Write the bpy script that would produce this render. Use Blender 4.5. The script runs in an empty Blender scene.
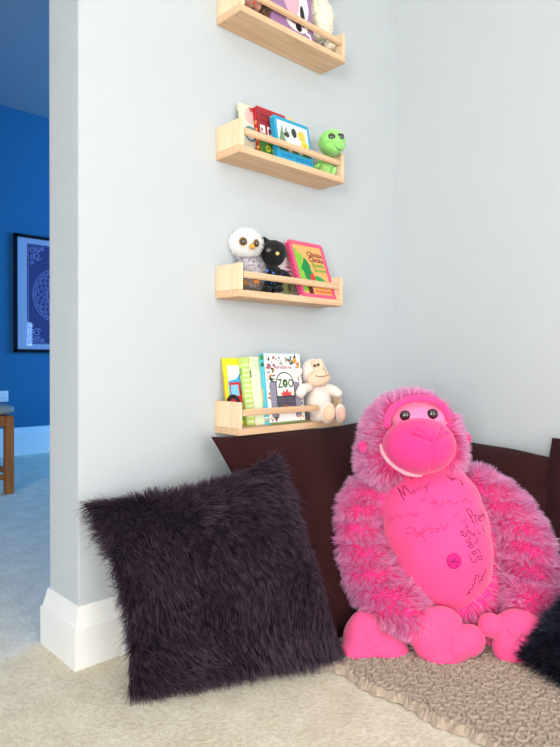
import bpy, bmesh, math, random
import numpy as np
from mathutils import Vector, Matrix, noise as mnoise
from mathutils.bvhtree import BVHTree

rng = np.random.default_rng(7)
random.seed(7)
SC = bpy.context.scene
C = SC.collection

# ------------------------------------------------------------------ camera
FL = 614.8
PITCH, ROLL, YAW = 0.0223, 0.0070, 0.815
CAM = np.array([-1.7759, -1.304, 0.6937])
_F = np.array([math.cos(YAW)*math.cos(PITCH), math.sin(YAW)*math.cos(PITCH), -math.sin(PITCH)])
_R = np.array([math.sin(YAW), -math.cos(YAW), 0.0])
_U = np.cross(_R, _F)
R_ = _R*math.cos(ROLL)+_U*math.sin(ROLL)
U_ = -_R*math.sin(ROLL)+_U*math.cos(ROLL)
FH = np.array([math.cos(YAW), math.sin(YAW), 0.0])       # horizontal view direction
RH = np.array([math.sin(YAW), -math.cos(YAW), 0.0])
ZZ = np.array([0, 0, 1.0])
cd = bpy.data.cameras.new('camera'); cam = bpy.data.objects.new('camera', cd); C.objects.link(cam)
cd.sensor_fit = 'VERTICAL'; cd.sensor_height = 24; cd.lens = FL*24/747; cd.clip_start = 0.02
m = Matrix(((R_[0], U_[0], -_F[0], CAM[0]), (R_[1], U_[1], -_F[1], CAM[1]), (R_[2], U_[2], -_F[2], CAM[2]), (0, 0, 0, 1)))
cam.matrix_world = m
SC.camera = cam


def at(px, py, d):
    """world point seen at photo position px, py at depth d (metres)"""
    return CAM + d*(_F + R_*(px-280)/FL - U_*(py-373.5)/FL)


def topx(P, d=None):
    q = np.asarray(P)-CAM
    dd = q@_F
    return 280+FL*(q@R_)/dd, 373.5-FL*(q@U_)/dd


# ------------------------------------------------------------------ materials
MATS = {}


def new_mat(name):
    mt = bpy.data.materials.new(name); mt.use_nodes = True
    nt = mt.node_tree; nt.nodes.clear()
    out = nt.nodes.new('ShaderNodeOutputMaterial')
    return mt, nt, out


def link(nt, a, b): nt.links.new(a, b)


def mat(name, col, rough=0.8, var=0.06, vscale=40, bump=0.0, bscale=200, sheen=0.0, spec=0.3, metal=0.0, coat=0.0, bdist=0.002):
    if name in MATS: return MATS[name]
    mt, nt, out = new_mat(name)
    p = nt.nodes.new('ShaderNodeBsdfPrincipled')
    tc = nt.nodes.new('ShaderNodeTexCoord')
    n = nt.nodes.new('ShaderNodeTexNoise'); n.inputs['Scale'].default_value = vscale; n.inputs['Detail'].default_value = 4
    link(nt, tc.outputs['Object'], n.inputs['Vector'])
    r = nt.nodes.new('ShaderNodeValToRGB')
    r.color_ramp.elements[0].position = .3; r.color_ramp.elements[1].position = .7
    r.color_ramp.elements[0].color = (*[max(0, c*(1-var)) for c in col], 1)
    r.color_ramp.elements[1].color = (*[min(1, c*(1+var)) for c in col], 1)
    link(nt, n.outputs['Fac'], r.inputs['Fac']); link(nt, r.outputs['Color'], p.inputs['Base Color'])
    p.inputs['Roughness'].default_value = rough; p.inputs['Metallic'].default_value = metal
    p.inputs['Specular IOR Level'].default_value = spec
    p.inputs['Sheen Weight'].default_value = sheen; p.inputs['Coat Weight'].default_value = coat
    if bump:
        n2 = nt.nodes.new('ShaderNodeTexNoise'); n2.inputs['Scale'].default_value = bscale; n2.inputs['Detail'].default_value = 3
        link(nt, tc.outputs['Object'], n2.inputs['Vector'])
        b = nt.nodes.new('ShaderNodeBump'); b.inputs['Strength'].default_value = bump; b.inputs['Distance'].default_value = bdist
        link(nt, n2.outputs['Fac'], b.inputs['Height']); link(nt, b.outputs['Normal'], p.inputs['Normal'])
    link(nt, p.outputs['BSDF'], out.inputs['Surface'])
    MATS[name] = mt
    return mt


def srgb(r, g, b):
    f = lambda v: (v/255/12.92 if v/255 <= .04045 else ((v/255+.055)/1.055)**2.4)
    return (f(r), f(g), f(b))


def ink(r, g, b, rough=.45):
    """printed colour"""
    return mat('print_%d_%d_%d' % (r, g, b), srgb(r, g, b), rough, var=.03, vscale=60, spec=.4)


def fur_mat(name, stops, under, rough=.6, trans=.35, gloss=.06, hi=None):
    """stops: colours from root to tip; under: colour variation of tufts"""
    if name in MATS: return MATS[name]
    mt, nt, out = new_mat(name)
    a = nt.nodes.new('ShaderNodeAttribute'); a.attribute_name = 'fur'
    s = nt.nodes.new('ShaderNodeSeparateColor'); link(nt, a.outputs['Color'], s.inputs['Color'])
    r = nt.nodes.new('ShaderNodeValToRGB'); e = r.color_ramp.elements
    while len(e) < len(stops): e.new(.5)
    for i, (pos, c) in enumerate(stops): e[i].position = pos; e[i].color = (*c, 1)
    link(nt, s.outputs['Red'], r.inputs['Fac'])
    mx = nt.nodes.new('ShaderNodeMixRGB'); mx.blend_type = 'MIX'
    link(nt, r.outputs['Color'], mx.inputs['Color1']); mx.inputs['Color2'].default_value = (*under, 1)
    mm = nt.nodes.new('ShaderNodeMath'); mm.operation = 'MULTIPLY'; mm.inputs[1].default_value = .8
    link(nt, s.outputs['Blue'], mm.inputs[0]); link(nt, mm.outputs[0], mx.inputs['Fac'])
    hv = nt.nodes.new('ShaderNodeHueSaturation'); link(nt, mx.outputs['Color'], hv.inputs['Color'])
    mr = nt.nodes.new('ShaderNodeMapRange'); mr.inputs['To Min'].default_value = .75; mr.inputs['To Max'].default_value = 1.25
    link(nt, s.outputs['Green'], mr.inputs['Value']); link(nt, mr.outputs['Result'], hv.inputs['Value'])
    d = nt.nodes.new('ShaderNodeBsdfDiffuse'); t = nt.nodes.new('ShaderNodeBsdfTranslucent'); g = nt.nodes.new('ShaderNodeBsdfGlossy')
    g.inputs['Roughness'].default_value = .4
    link(nt, hv.outputs['Color'], d.inputs['Color']); link(nt, hv.outputs['Color'], t.inputs['Color'])
    m1 = nt.nodes.new('ShaderNodeMixShader'); m1.inputs[0].default_value = trans
    link(nt, d.outputs[0], m1.inputs[1]); link(nt, t.outputs[0], m1.inputs[2])
    m2 = nt.nodes.new('ShaderNodeMixShader'); m2.inputs[0].default_value = gloss
    if hi: g.inputs['Color'].default_value = (*hi, 1)
    link(nt, m1.outputs[0], m2.inputs[1]); link(nt, g.outputs[0], m2.inputs[2]); link(nt, m2.outputs[0], out.inputs['Surface'])
    MATS[name] = mt
    return mt


def wood(name, c1, c2, scale=1.0, axis='X'):
    if name in MATS: return MATS[name]
    mt, nt, out = new_mat(name)
    p = nt.nodes.new('ShaderNodeBsdfPrincipled'); tc = nt.nodes.new('ShaderNodeTexCoord'); mp = nt.nodes.new('ShaderNodeMapping')
    sc = {'X': (2, 30, 30), 'Z': (30, 30, 2), 'Y': (30, 2, 30)}[axis]
    mp.inputs['Scale'].default_value = [v*scale for v in sc]
    link(nt, tc.outputs['Object'], mp.inputs['Vector'])
    n = nt.nodes.new('ShaderNodeTexNoise'); n.inputs['Scale'].default_value = 2.2; n.inputs['Detail'].default_value = 6; n.inputs['Distortion'].default_value = .6
    link(nt, mp.outputs['Vector'], n.inputs['Vector'])
    r = nt.nodes.new('ShaderNodeValToRGB'); r.color_ramp.elements[0].position = .3; r.color_ramp.elements[1].position = .72
    r.color_ramp.elements[0].color = (*c1, 1); r.color_ramp.elements[1].color = (*c2, 1)
    link(nt, n.outputs['Fac'], r.inputs['Fac'])
    v = nt.nodes.new('ShaderNodeTexVoronoi'); v.inputs['Scale'].default_value = 11; link(nt, tc.outputs['Object'], v.inputs['Vector'])
    vr = nt.nodes.new('ShaderNodeValToRGB'); vr.color_ramp.elements[0].color = (.55, .38, .25, 1); vr.color_ramp.elements[1].position = .07; vr.color_ramp.elements[1].color = (1, 1, 1, 1)
    link(nt, v.outputs['Distance'], vr.inputs['Fac'])
    mx = nt.nodes.new('ShaderNodeMixRGB'); mx.blend_type = 'MULTIPLY'; mx.inputs['Fac'].default_value = .6
    link(nt, r.outputs['Color'], mx.inputs['Color1']); link(nt, vr.outputs['Color'], mx.inputs['Color2'])
    link(nt, mx.outputs['Color'], p.inputs['Base Color']); p.inputs['Roughness'].default_value = .55
    p.inputs['Specular IOR Level'].default_value = .3
    link(nt, p.outputs['BSDF'], out.inputs['Surface'])
    MATS[name] = mt
    return mt


# ------------------------------------------------------------------ objects
FRAME = {}


def frame_matrix(o): return FRAME.get(o.name, Matrix.Identity(4))


def thing(name, label, cat, loc, rotz=0, group=None, M=None):
    o = bpy.data.objects.new(name, None); C.objects.link(o); o.empty_display_size = .05
    MM = M if M is not None else Matrix.Translation(Vector(loc)) @ Matrix.Rotation(rotz, 4, 'Z')
    o.matrix_world = MM; FRAME[o.name] = MM
    o['label'] = label; o['category'] = cat
    if group: o['group'] = group
    return o


def tag(o, label, cat, group=None, kind=None):
    o['label'] = label; o['category'] = cat
    if group: o['group'] = group
    if kind: o['kind'] = kind
    return o


def mk(name, V, F, mats, parent=None, mi=None, smooth=True, attr=None, local=False, loc=None, label=None):
    """one mesh object; V in world coordinates unless local"""
    if not isinstance(mats, (list, tuple)): mats = [mats]
    V = np.asarray(V, float).reshape(-1, 3)
    if parent is not None:
        M = frame_matrix(parent)
        if not local:
            A = np.array(M.inverted()); V = V@A[:3, :3].T + A[:3, 3]
    elif loc is not None:
        V = V-np.asarray(loc)
    me = bpy.data.meshes.new(name)
    me.from_pydata(V.tolist(), [], F if isinstance(F, list) else F.tolist())
    for mt in mats: me.materials.append(mt)
    if mi is not None: me.polygons.foreach_set('material_index', np.asarray(mi, dtype=np.int32))
    me.polygons.foreach_set('use_smooth', np.full(len(me.polygons), smooth))
    if attr is not None:
        at_ = me.attributes.new('fur', 'FLOAT_COLOR', 'POINT')
        at_.data.foreach_set('color', np.asarray(attr, dtype=np.float32).ravel())
    me.update()
    o = bpy.data.objects.new(name, me); C.objects.link(o)
    if parent is not None:
        o.parent = parent; FRAME[o.name] = M
    elif loc is not None:
        o.location = loc
    if label: o['label'] = label
    return o


class MB:
    def __init__(s): s.V = []; s.F = []; s.M = []

    def add(s, V, F, m=0):
        n = len(s.V); s.V += [tuple(v) for v in V]
        for f in F: s.F.append([int(i)+n for i in f]); s.M.append(m)
        return s

    def box(s, a, b, m=0, bev=0.0):
        bm = bmesh.new(); bmesh.ops.create_cube(bm, size=1)
        a = Vector(a); b = Vector(b)
        for v in bm.verts: v.co = Vector(((v.co.x+.5)*(b.x-a.x)+a.x, (v.co.y+.5)*(b.y-a.y)+a.y, (v.co.z+.5)*(b.z-a.z)+a.z))
        if bev: bmesh.ops.bevel(bm, geom=bm.edges[:], offset=bev, segments=2, affect='EDGES')
        bm.verts.index_update()
        s.add([v.co[:] for v in bm.verts], [[v.index for v in f.verts] for f in bm.faces], m); bm.free(); return s

    def tube(s, pts, r, m=0, n=8, closed=False):
        V, F = tube(pts, r, n, closed); return s.add(V, F, m)

    def mk(s, name, mats, parent=None, smooth=False, **k): return mk(name, s.V, s.F, mats, parent, mi=s.M, smooth=smooth, **k)


def tube(pts, r, n=8, closed=False):
    P = [Vector(p) for p in pts]; V = []; F = []; k = len(P)
    rr = r if isinstance(r, (list, tuple)) else [r]*k
    ref = Vector((0.13, .27, .95)).normalized()
    for i, p in enumerate(P):
        if closed: t = P[(i+1) % k]-P[i-1]
        else: t = P[min(i+1, k-1)]-P[max(i-1, 0)]
        t.normalize(); a = t.cross(ref)
        if a.length < .05: a = t.cross(Vector((1, 0, 0)))
        a.normalize(); b = t.cross(a)
        for j in range(n):
            th = 2*math.pi*j/n; V.append(tuple(p+(a*math.cos(th)+b*math.sin(th))*rr[i]))
    for i in range(k if closed else k-1):
        for j in range(n):
            i2 = (i+1) % k; F.append([i*n+j, i*n+(j+1) % n, i2*n+(j+1) % n, i2*n+j])
    if not closed: F.append(list(range(n))[::-1]); F.append([(k-1)*n+j for j in range(n)])
    return V, F


_ico = {}


def ico(sub):
    if sub not in _ico:
        bm = bmesh.new(); bmesh.ops.create_icosphere(bm, subdivisions=sub, radius=1)
        bm.verts.index_update()
        _ico[sub] = (np.array([v.co[:] for v in bm.verts]), np.array([[v.index for v in f.verts] for f in bm.faces])); bm.free()
    return _ico[sub]


def ell(c, r, ax=None, sub=4):
    """ellipsoid: centre, radii, axes rows"""
    V, F = ico(sub); ax = np.eye(3) if ax is None else ax
    return (V*np.asarray(r))@ax + np.asarray(c), F


def vell(px, py, d, rx, ry, rz, ang=0, sub=4, lean=0):
    """ellipsoid facing the view: centre in photo frame and depth, radii in px at that depth (right, up, towards viewer)"""
    s = d/FL; a = math.radians(ang)
    X = RH*math.cos(a)+ZZ*math.sin(a); Y = -RH*math.sin(a)+ZZ*math.cos(a); N = -FH
    if lean:
        l = math.radians(lean); Y, N = Y*math.cos(l)-N*math.sin(l), N*math.cos(l)+Y*math.sin(l)
    return ell(at(px, py, d), (rx*s, ry*s, rz*s), np.array([X, Y, N]), sub)


def join(*VF):
    V = []; F = []; n = 0
    for v, f in VF:
        V.append(np.asarray(v)); F.append(np.asarray(f)+n); n += len(v)
    return np.vstack(V), np.vstack(F)


def remesh(VFs, voxel, smooth=6):
    V, F = join(*VFs)
    me = bpy.data.meshes.new('tmp'); me.from_pydata(V.tolist(), [], F.tolist())
    o = bpy.data.objects.new('tmp', me); C.objects.link(o)
    r = o.modifiers.new('r', 'REMESH'); r.mode = 'VOXEL'; r.voxel_size = voxel
    s = o.modifiers.new('s', 'SMOOTH'); s.iterations = smooth; s.factor = .6
    t = o.modifiers.new('t', 'TRIANGULATE')
    dg = bpy.context.evaluated_depsgraph_get(); dg.update()
    e = o.evaluated_get(dg); m2 = e.to_mesh()
    V2 = np.array([v.co[:] for v in m2.vertices]); F2 = np.array([list(p.vertices) for p in m2.polygons])
    e.to_mesh_clear(); bpy.data.objects.remove(o); bpy.data.meshes.remove(me)
    return V2, F2


def spheres(pts, per=6, sub=3):
    """chain of px, py, d, r(px)"""
    out = []
    for a, b in zip(pts[:-1], pts[1:]):
        for k in range(per):
            t = k/per; q = [a[i]*(1-t)+b[i]*t for i in range(4)]
            out.append(vell(q[0], q[1], q[2], q[3], q[3], q[3], sub=sub))
    q = pts[-1]; out.append(vell(q[0], q[1], q[2], q[3], q[3], q[3], sub=sub))
    return out


def vnorm(V, F):
    V = np.asarray(V); F = np.asarray(F)
    n = np.cross(V[F[:, 1]]-V[F[:, 0]], V[F[:, 2]]-V[F[:, 0]])
    N = np.zeros_like(V)
    for i in range(3): np.add.at(N, F[:, i], n)
    return N/(np.linalg.norm(N, axis=1, keepdims=True)+1e-12)


def nz(P, scale, seed=0):
    """smooth pseudo-noise, vectorised: sum of sines"""
    r = np.random.default_rng(seed); out = np.zeros(len(P))
    for k in range(10):
        w = r.normal(size=3)*scale*(1+.5*k/3); out += np.sin(P@w+r.uniform(0, 6.28))/(1+.25*k)
    return out/4


def wrinkle(V, F, amp, scale, seed=0):
    return V+vnorm(V, F)*(nz(V, scale, seed)*amp)[:, None]


def fur(V, F, n, L, w, comb=(0, 0, 0), combw=.4, up=.8, rnd=.3, clumps=0, cl=.6, droop=.0, mask=None, seed=1, segs=3, lenvar=.35, tuft_noise=40, combf=None):
    """strands on the triangle mesh; returns V,F,attr"""
    r = np.random.default_rng(seed)
    V = np.asarray(V); F = np.asarray(F); N = vnorm(V, F)
    A = np.linalg.norm(np.cross(V[F[:, 1]]-V[F[:, 0]], V[F[:, 2]]-V[F[:, 0]]), axis=1)
    idx = r.choice(len(F), n, p=A/A.sum())
    u = r.random((n, 2)); sw = u.sum(1) > 1; u[sw] = 1-u[sw]
    b = np.c_[1-u.sum(1), u]; T = F[idx]
    P = (V[T]*b[:, :, None]).sum(1); Nn = (N[T]*b[:, :, None]).sum(1); Nn /= np.linalg.norm(Nn, axis=1, keepdims=True)+1e-9
    if mask is not None:
        k = mask(P, Nn); P = P[k]; Nn = Nn[k]
    n = len(P)
    if combf is not None: cb = combf(P, Nn)
    else: cb = np.tile(np.asarray(comb, float), (n, 1))
    # coherent swirl
    sw_ = np.c_[nz(P, tuft_noise, seed+5), nz(P, tuft_noise, seed+6), nz(P, tuft_noise, seed+7)]
    D = Nn*up+cb*combw+sw_*rnd*1.2+r.normal(size=(n, 3))*rnd*.5
    dn = (D*Nn).sum(1); low = dn < .15; D[low] += Nn[low]*(.15-dn[low])[:, None]
    D /= np.linalg.norm(D, axis=1, keepdims=True)
    ln = L*(1-lenvar+lenvar*r.random(n)*1.4)
    tip = P+D*ln[:, None]; tip[:, 2] -= droop*ln
    tuft = np.zeros(n)
    if clumps:
        ci = r.choice(n, clumps, replace=False); CP = P[ci]; near = np.zeros(n, int)
        for s in range(0, n, 4000):
            q = P[s:s+4000]; d2 = ((q**2).sum(1)[:, None]+(CP**2).sum(1)[None]-2*q@CP.T); near[s:s+4000] = d2.argmin(1)
        tuft = r.random(clumps)[near]
        ct = tip[ci][near]
        dist = np.linalg.norm(ct-tip, axis=1); k = cl*np.exp(-(dist/(L*1.2))**2)
        tip = tip*(1-k)[:, None]+ct*k[:, None]
    side = np.cross(D, r.normal(size=(n, 3))); side /= np.linalg.norm(side, axis=1, keepdims=True)+1e-9
    VV = []; AT = []; rd = r.random(n)
    c1 = P+(D*.55+Nn*.25)*ln[:, None]*.6
    for i in range(segs):
        t = i/segs; q = (1-t)**2*P[:]+2*t*(1-t)*c1+t*t*tip
        ww = w*(1-.55*t)*.5
        VV += [q-side*ww, q+side*ww]; AT += [np.c_[np.full(n, t), rd, tuft, np.ones(n)]]*2
    VV.append(tip); AT.append(np.c_[np.ones(n), rd, tuft, np.ones(n)])
    k = 2*segs+1
    VV = np.stack(VV, 1).reshape(-1, 3); AT = np.stack(AT, 1).reshape(-1, 4)
    base = np.arange(n)*k; FF = []
    for i in range(segs-1):
        a = base+2*i; FF.append(np.c_[a, a+1, a+3, a+2])
    quads = np.vstack(FF) if FF else np.zeros((0, 4), int)
    a = base+2*(segs-1); tri = np.c_[a, a+1, a+2]
    return VV, quads, tri, AT


def furry(name, V, F, skin, furm, parent, fr, label=None, extra=None, loc=None):
    """one mesh: skin surface (material 0) and its strands (material 1)"""
    VV, Q, T, AT = fr; n0 = len(V)
    allV = np.vstack([V, VV]); Fl = np.asarray(F).tolist()+(Q+n0).tolist()+(T+n0).tolist()
    mi = [0]*len(F)+[1]*(len(Q)+len(T))
    A = np.vstack([np.c_[np.zeros((n0, 3)), np.ones(n0)], AT])
    return mk(name, allV, Fl, [skin, furm], parent, mi=mi, attr=A, label=label, loc=loc)


def text2d(s, size, shear=0, align='LEFT', bold=.02):
    cu = bpy.data.curves.new('t', 'FONT'); cu.body = s; cu.size = size; cu.shear = shear; cu.align_x = align; cu.resolution_u = 2; cu.offset = bold*size
    o = bpy.data.objects.new('t', cu); C.objects.link(o)
    dg = bpy.context.evaluated_depsgraph_get(); dg.update(); me = o.evaluated_get(dg).to_mesh()
    V = [v.co[:] for v in me.vertices]; F = [list(p.vertices) for p in me.polygons]
    o.evaluated_get(dg).to_mesh_clear(); bpy.data.objects.remove(o); bpy.data.curves.remove(cu)
    return V, F


def kind(o): o['kind'] = 'structure'; return o


# ------------------------------------------------------------------ setting
XP, WT, H = -1.1636, 0.1564, 2.45
m_wall = mat('wall_paint', srgb(199, 205, 209), .9, var=.012, vscale=6, bump=.12, bscale=350, bdist=.001)
m_trim = mat('trim_paint', srgb(246, 246, 244), .4, var=.01, vscale=10, spec=.5)
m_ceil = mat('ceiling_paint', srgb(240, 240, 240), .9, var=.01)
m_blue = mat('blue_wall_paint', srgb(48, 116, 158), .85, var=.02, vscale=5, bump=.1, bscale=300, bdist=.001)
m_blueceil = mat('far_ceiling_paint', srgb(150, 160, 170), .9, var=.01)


def carpet():
    mt, nt, out = new_mat('carpet')
    p = nt.nodes.new('ShaderNodeBsdfPrincipled'); tc = nt.nodes.new('ShaderNodeTexCoord')
    n = nt.nodes.new('ShaderNodeTexNoise'); n.inputs['Scale'].default_value = 95; n.inputs['Detail'].default_value = 5
    n2 = nt.nodes.new('ShaderNodeTexNoise'); n2.inputs['Scale'].default_value = 14; n2.inputs['Detail'].default_value = 5
    v = nt.nodes.new('ShaderNodeTexNoise'); v.inputs['Scale'].default_value = 330; v.inputs['Detail'].default_value = 2
    for q in (n, n2, v): link(nt, tc.outputs['Object'], q.inputs['Vector'])
    r = nt.nodes.new('ShaderNodeValToRGB'); r.color_ramp.elements[0].position = .32; r.color_ramp.elements[1].position = .68
    r.color_ramp.elements[0].color = (*srgb(218, 204, 176), 1); r.color_ramp.elements[1].color = (*srgb(255, 247, 226), 1)
    ad = nt.nodes.new('ShaderNodeMixRGB'); ad.inputs['Fac'].default_value = .45
    link(nt, n.outputs['Fac'], ad.inputs['Color1']); link(nt, n2.outputs['Fac'], ad.inputs['Color2'])
    link(nt, ad.outputs['Color'], r.inputs['Fac']); link(nt, r.outputs['Color'], p.inputs['Base Color'])
    p.inputs['Roughness'].default_value = .95; p.inputs['Specular IOR Level'].default_value = .1; p.inputs['Sheen Weight'].default_value = .2
    b = nt.nodes.new('ShaderNodeBump'); b.inputs['Strength'].default_value = .9; b.inputs['Distance'].default_value = .009
    ad2 = nt.nodes.new('ShaderNodeMixRGB'); ad2.inputs['Fac'].default_value = .5
    link(nt, n.outputs['Fac'], ad2.inputs['Color1']); link(nt, v.outputs['Fac'], ad2.inputs['Color2'])
    link(nt, ad2.outputs['Color'], b.inputs['Height']); link(nt, b.outputs['Normal'], p.inputs['Normal'])
    link(nt, p.outputs['BSDF'], out.inputs['Surface'])
    return mt


def slab(name, a, b, mt): return kind(MB().box(a, b).mk(name, mt))


X0, Y0 = -4.2, -4.0
slab('floor', (X0-.1, Y0-.1, -.08), (2.6, 3.3, 0), carpet())
slab('ceiling', (X0-.1, Y0-.1, H), (.12, WT, H+.08), m_ceil)
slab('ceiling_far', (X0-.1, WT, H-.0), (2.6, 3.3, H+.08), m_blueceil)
o = MB().box((XP, 0, 0), (.12, WT, H), bev=.002); kind(o.mk('wall_left', m_wall))
kind(MB().box((-2.5, 0, 2.1), (XP, WT, H)).box((X0, 0, 0), (-2.5, WT, H)).mk('wall_front', m_wall))
slab('wall_right', (0, Y0, 0), (.12, 0, H), m_wall)
# wall with a window at the left of the room, behind the photographer's shoulder
wy0, wy1, wz0, wz1 = -3.4, -1.8, .25, 1.8


def wallwin(name, mt, fixed, ax, lo, hi, w0, w1, z0, z1, th=.12):
    mb = MB()
    def bx(a0, a1, q0, q1):
        if ax == 'x': mb.box((fixed, a0, q0), (fixed+th, a1, q1))
        else: mb.box((a0, fixed, q0), (a1, fixed+th, q1))
    bx(lo, w0, 0, H); bx(w1, hi, 0, H); bx(w0, w1, 0, z0); bx(w0, w1, z1, H)
    return kind(mb.mk(name, mt))


def window(name, fixed, ax, w0, w1, z0, z1):
    mb = MB(); t = .05
    def bx(a0, a1, q0, q1):
        if ax == 'x': mb.box((fixed+.04, a0, q0), (fixed+.09, a1, q1), bev=.004)
        else: mb.box((a0, fixed+.04, q0), (a1, fixed+.09, q1), bev=.004)
    bx(w0, w1, z0, z0+t); bx(w0, w1, z1-t, z1); bx(w0, w0+t, z0, z1); bx(w1-t, w1, z0, z1); bx((w0+w1)/2-.025, (w0+w1)/2+.025, z0, z1)
    return kind(mb.mk(name, m_trim))


wallwin('wall_window', m_wall, X0-.12, 'x', Y0, 0, wy0, wy1, wz0, wz1); window('window_1', X0-.12, 'x', wy0, wy1, wz0, wz1)
wallwin('wall_back', m_wall, Y0-.12, 'y', X0, .12, -2.4, -.8, .3, 1.9); window('window_2', Y0-.12, 'y', -2.4, -.8, .3, 1.9)
slab('wall_far', (X0-.1, 3.17, 0), (2.6, 3.3, H), m_blue)
wallwin('wall_far_right', m_blue, 2.5, 'x', WT, 3.17, .9, 2.4, .9, 2.1); window('window_3', 2.5, 'x', .9, 2.4, .9, 2.1)
slab('wall_far_left', (X0-.12, WT, 0), (X0, 3.17, H), m_blue)
slab('wall_far_near', (.12, 0, 0), (2.5, WT, H), m_blue)


def skirt(name, path, prof, mt):
    """sweep profile (out, z) along path points; outward normal on the left of travel; mitred"""
    P = [Vector((x, y)) for x, y in path]; V = []; F = []; k = len(prof)
    for i, p in enumerate(P):
        if i == 0: d = (P[1]-P[0]).normalized(); nrm = Vector((-d.y, d.x)); s = 1
        elif i == len(P)-1: d = (P[-1]-P[-2]).normalized(); nrm = Vector((-d.y, d.x)); s = 1
        else:
            d1 = (P[i]-P[i-1]).normalized(); d2 = (P[i+1]-P[i]).normalized()
            n1 = Vector((-d1.y, d1.x)); n2 = Vector((-d2.y, d2.x)); nrm = (n1+n2).normalized(); s = 1/nrm.dot(n1)
        for (o_, z) in prof: V.append((p.x+nrm.x*o_*s, p.y+nrm.y*o_*s, z))
    for i in range(len(P)-1):
        for j in range(k-1): F.append([i*k+j, i*k+j+1, (i+1)*k+j+1, (i+1)*k+j])
    F.append(list(range(k))); F.append([(len(P)-1)*k+j for j in range(k)][::-1])
    return kind(mk(name, V, F, mt, smooth=False))


prof = [(0, 0), (.0165, 0), (.0165, .091), (.0155, .0934), (.0125, .0945), (.004, .134), (.0028, .1367), (0, .1367)]
# travel so that the left side is the room side
skirt('baseboard_left', [(0, 0), (XP, 0), (XP, WT), (.12, WT)], prof, m_trim)
skirt('baseboard_right', [(0, 0), (0, Y0)], [(-a, z) for a, z in prof], m_trim)
prof2 = [(0, 0), (.02, 0), (.02, .15), (.012, .165), (.006, .196), (0, .196)]
skirt('baseboard_far', [(X0, 3.17), (2.5, 3.17)], [(-a, z) for a, z in prof2], m_trim)

# ------------------------------------------------------------------ shelves
m_pine = wood('birch_wood', srgb(216, 172, 132), srgb(240, 206, 170))
m_pineZ = wood('birch_wood_panel', srgb(234, 202, 164), srgb(248, 226, 194), axis='Z', scale=.6)
SX = -.7843; DEP = .099; PTH = .0175; PH = .0852
SZ = [1.5674, 1.2167, .8539, .4992]
names = ['topmost of four pale wooden wall shelves, holding a purple book and curly lamb',
         'second pale wooden wall shelf from the top, under the green toy turtle',
         'third pale wooden wall shelf from the top, holding owl and pink book',
         'lowest pale wooden wall shelf just above the brown cushion, holding picture books']


def shelf(z, label):
    t = thing('wall_shelf', label, 'shelf', (SX+.2, 0, z), group='pale wooden wall shelves')
    MB().box((SX, -DEP, z), (SX+.4, -.0005, z+PTH), bev=.0012).mk('base_board', m_pine, t)
    for a in (SX, SX+.4-.014):
        mb = MB().box((a, -DEP, z+PTH+.0002), (a+.014, -.0005, z+PH), bev=.0015)
        mb.mk('side_panel', m_pineZ, t)
    MB().box((SX+.0142, -DEP+.001, z+.049), (SX+.4-.0142, -DEP+.011, z+.066), bev=.003).mk('rail', m_pine, t)
    for a in (SX+.007, SX+.393):
        for b in (-.025, -.075):
            V, F = tube([(a, b, z-.0003), (a, b, z+.001)], .0022, 10)
            mk('screw', V, F, mat('screw_steel', (.25, .22, .2), .4, metal=.8), t)
    return t


for z, l in zip(SZ, names): shelf(z, l)

# ------------------------------------------------------------------ books


def circ(cx, cy, r, n=18, ry=None): return [(cx+r*math.cos(2*math.pi*i/n), cy+(ry or r)*math.sin(2*math.pi*i/n)) for i in range(n)]


def rect(x0, y0, x1, y1): return [(x0, y0), (x1, y0), (x1, y1), (x0, y1)]


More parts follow.
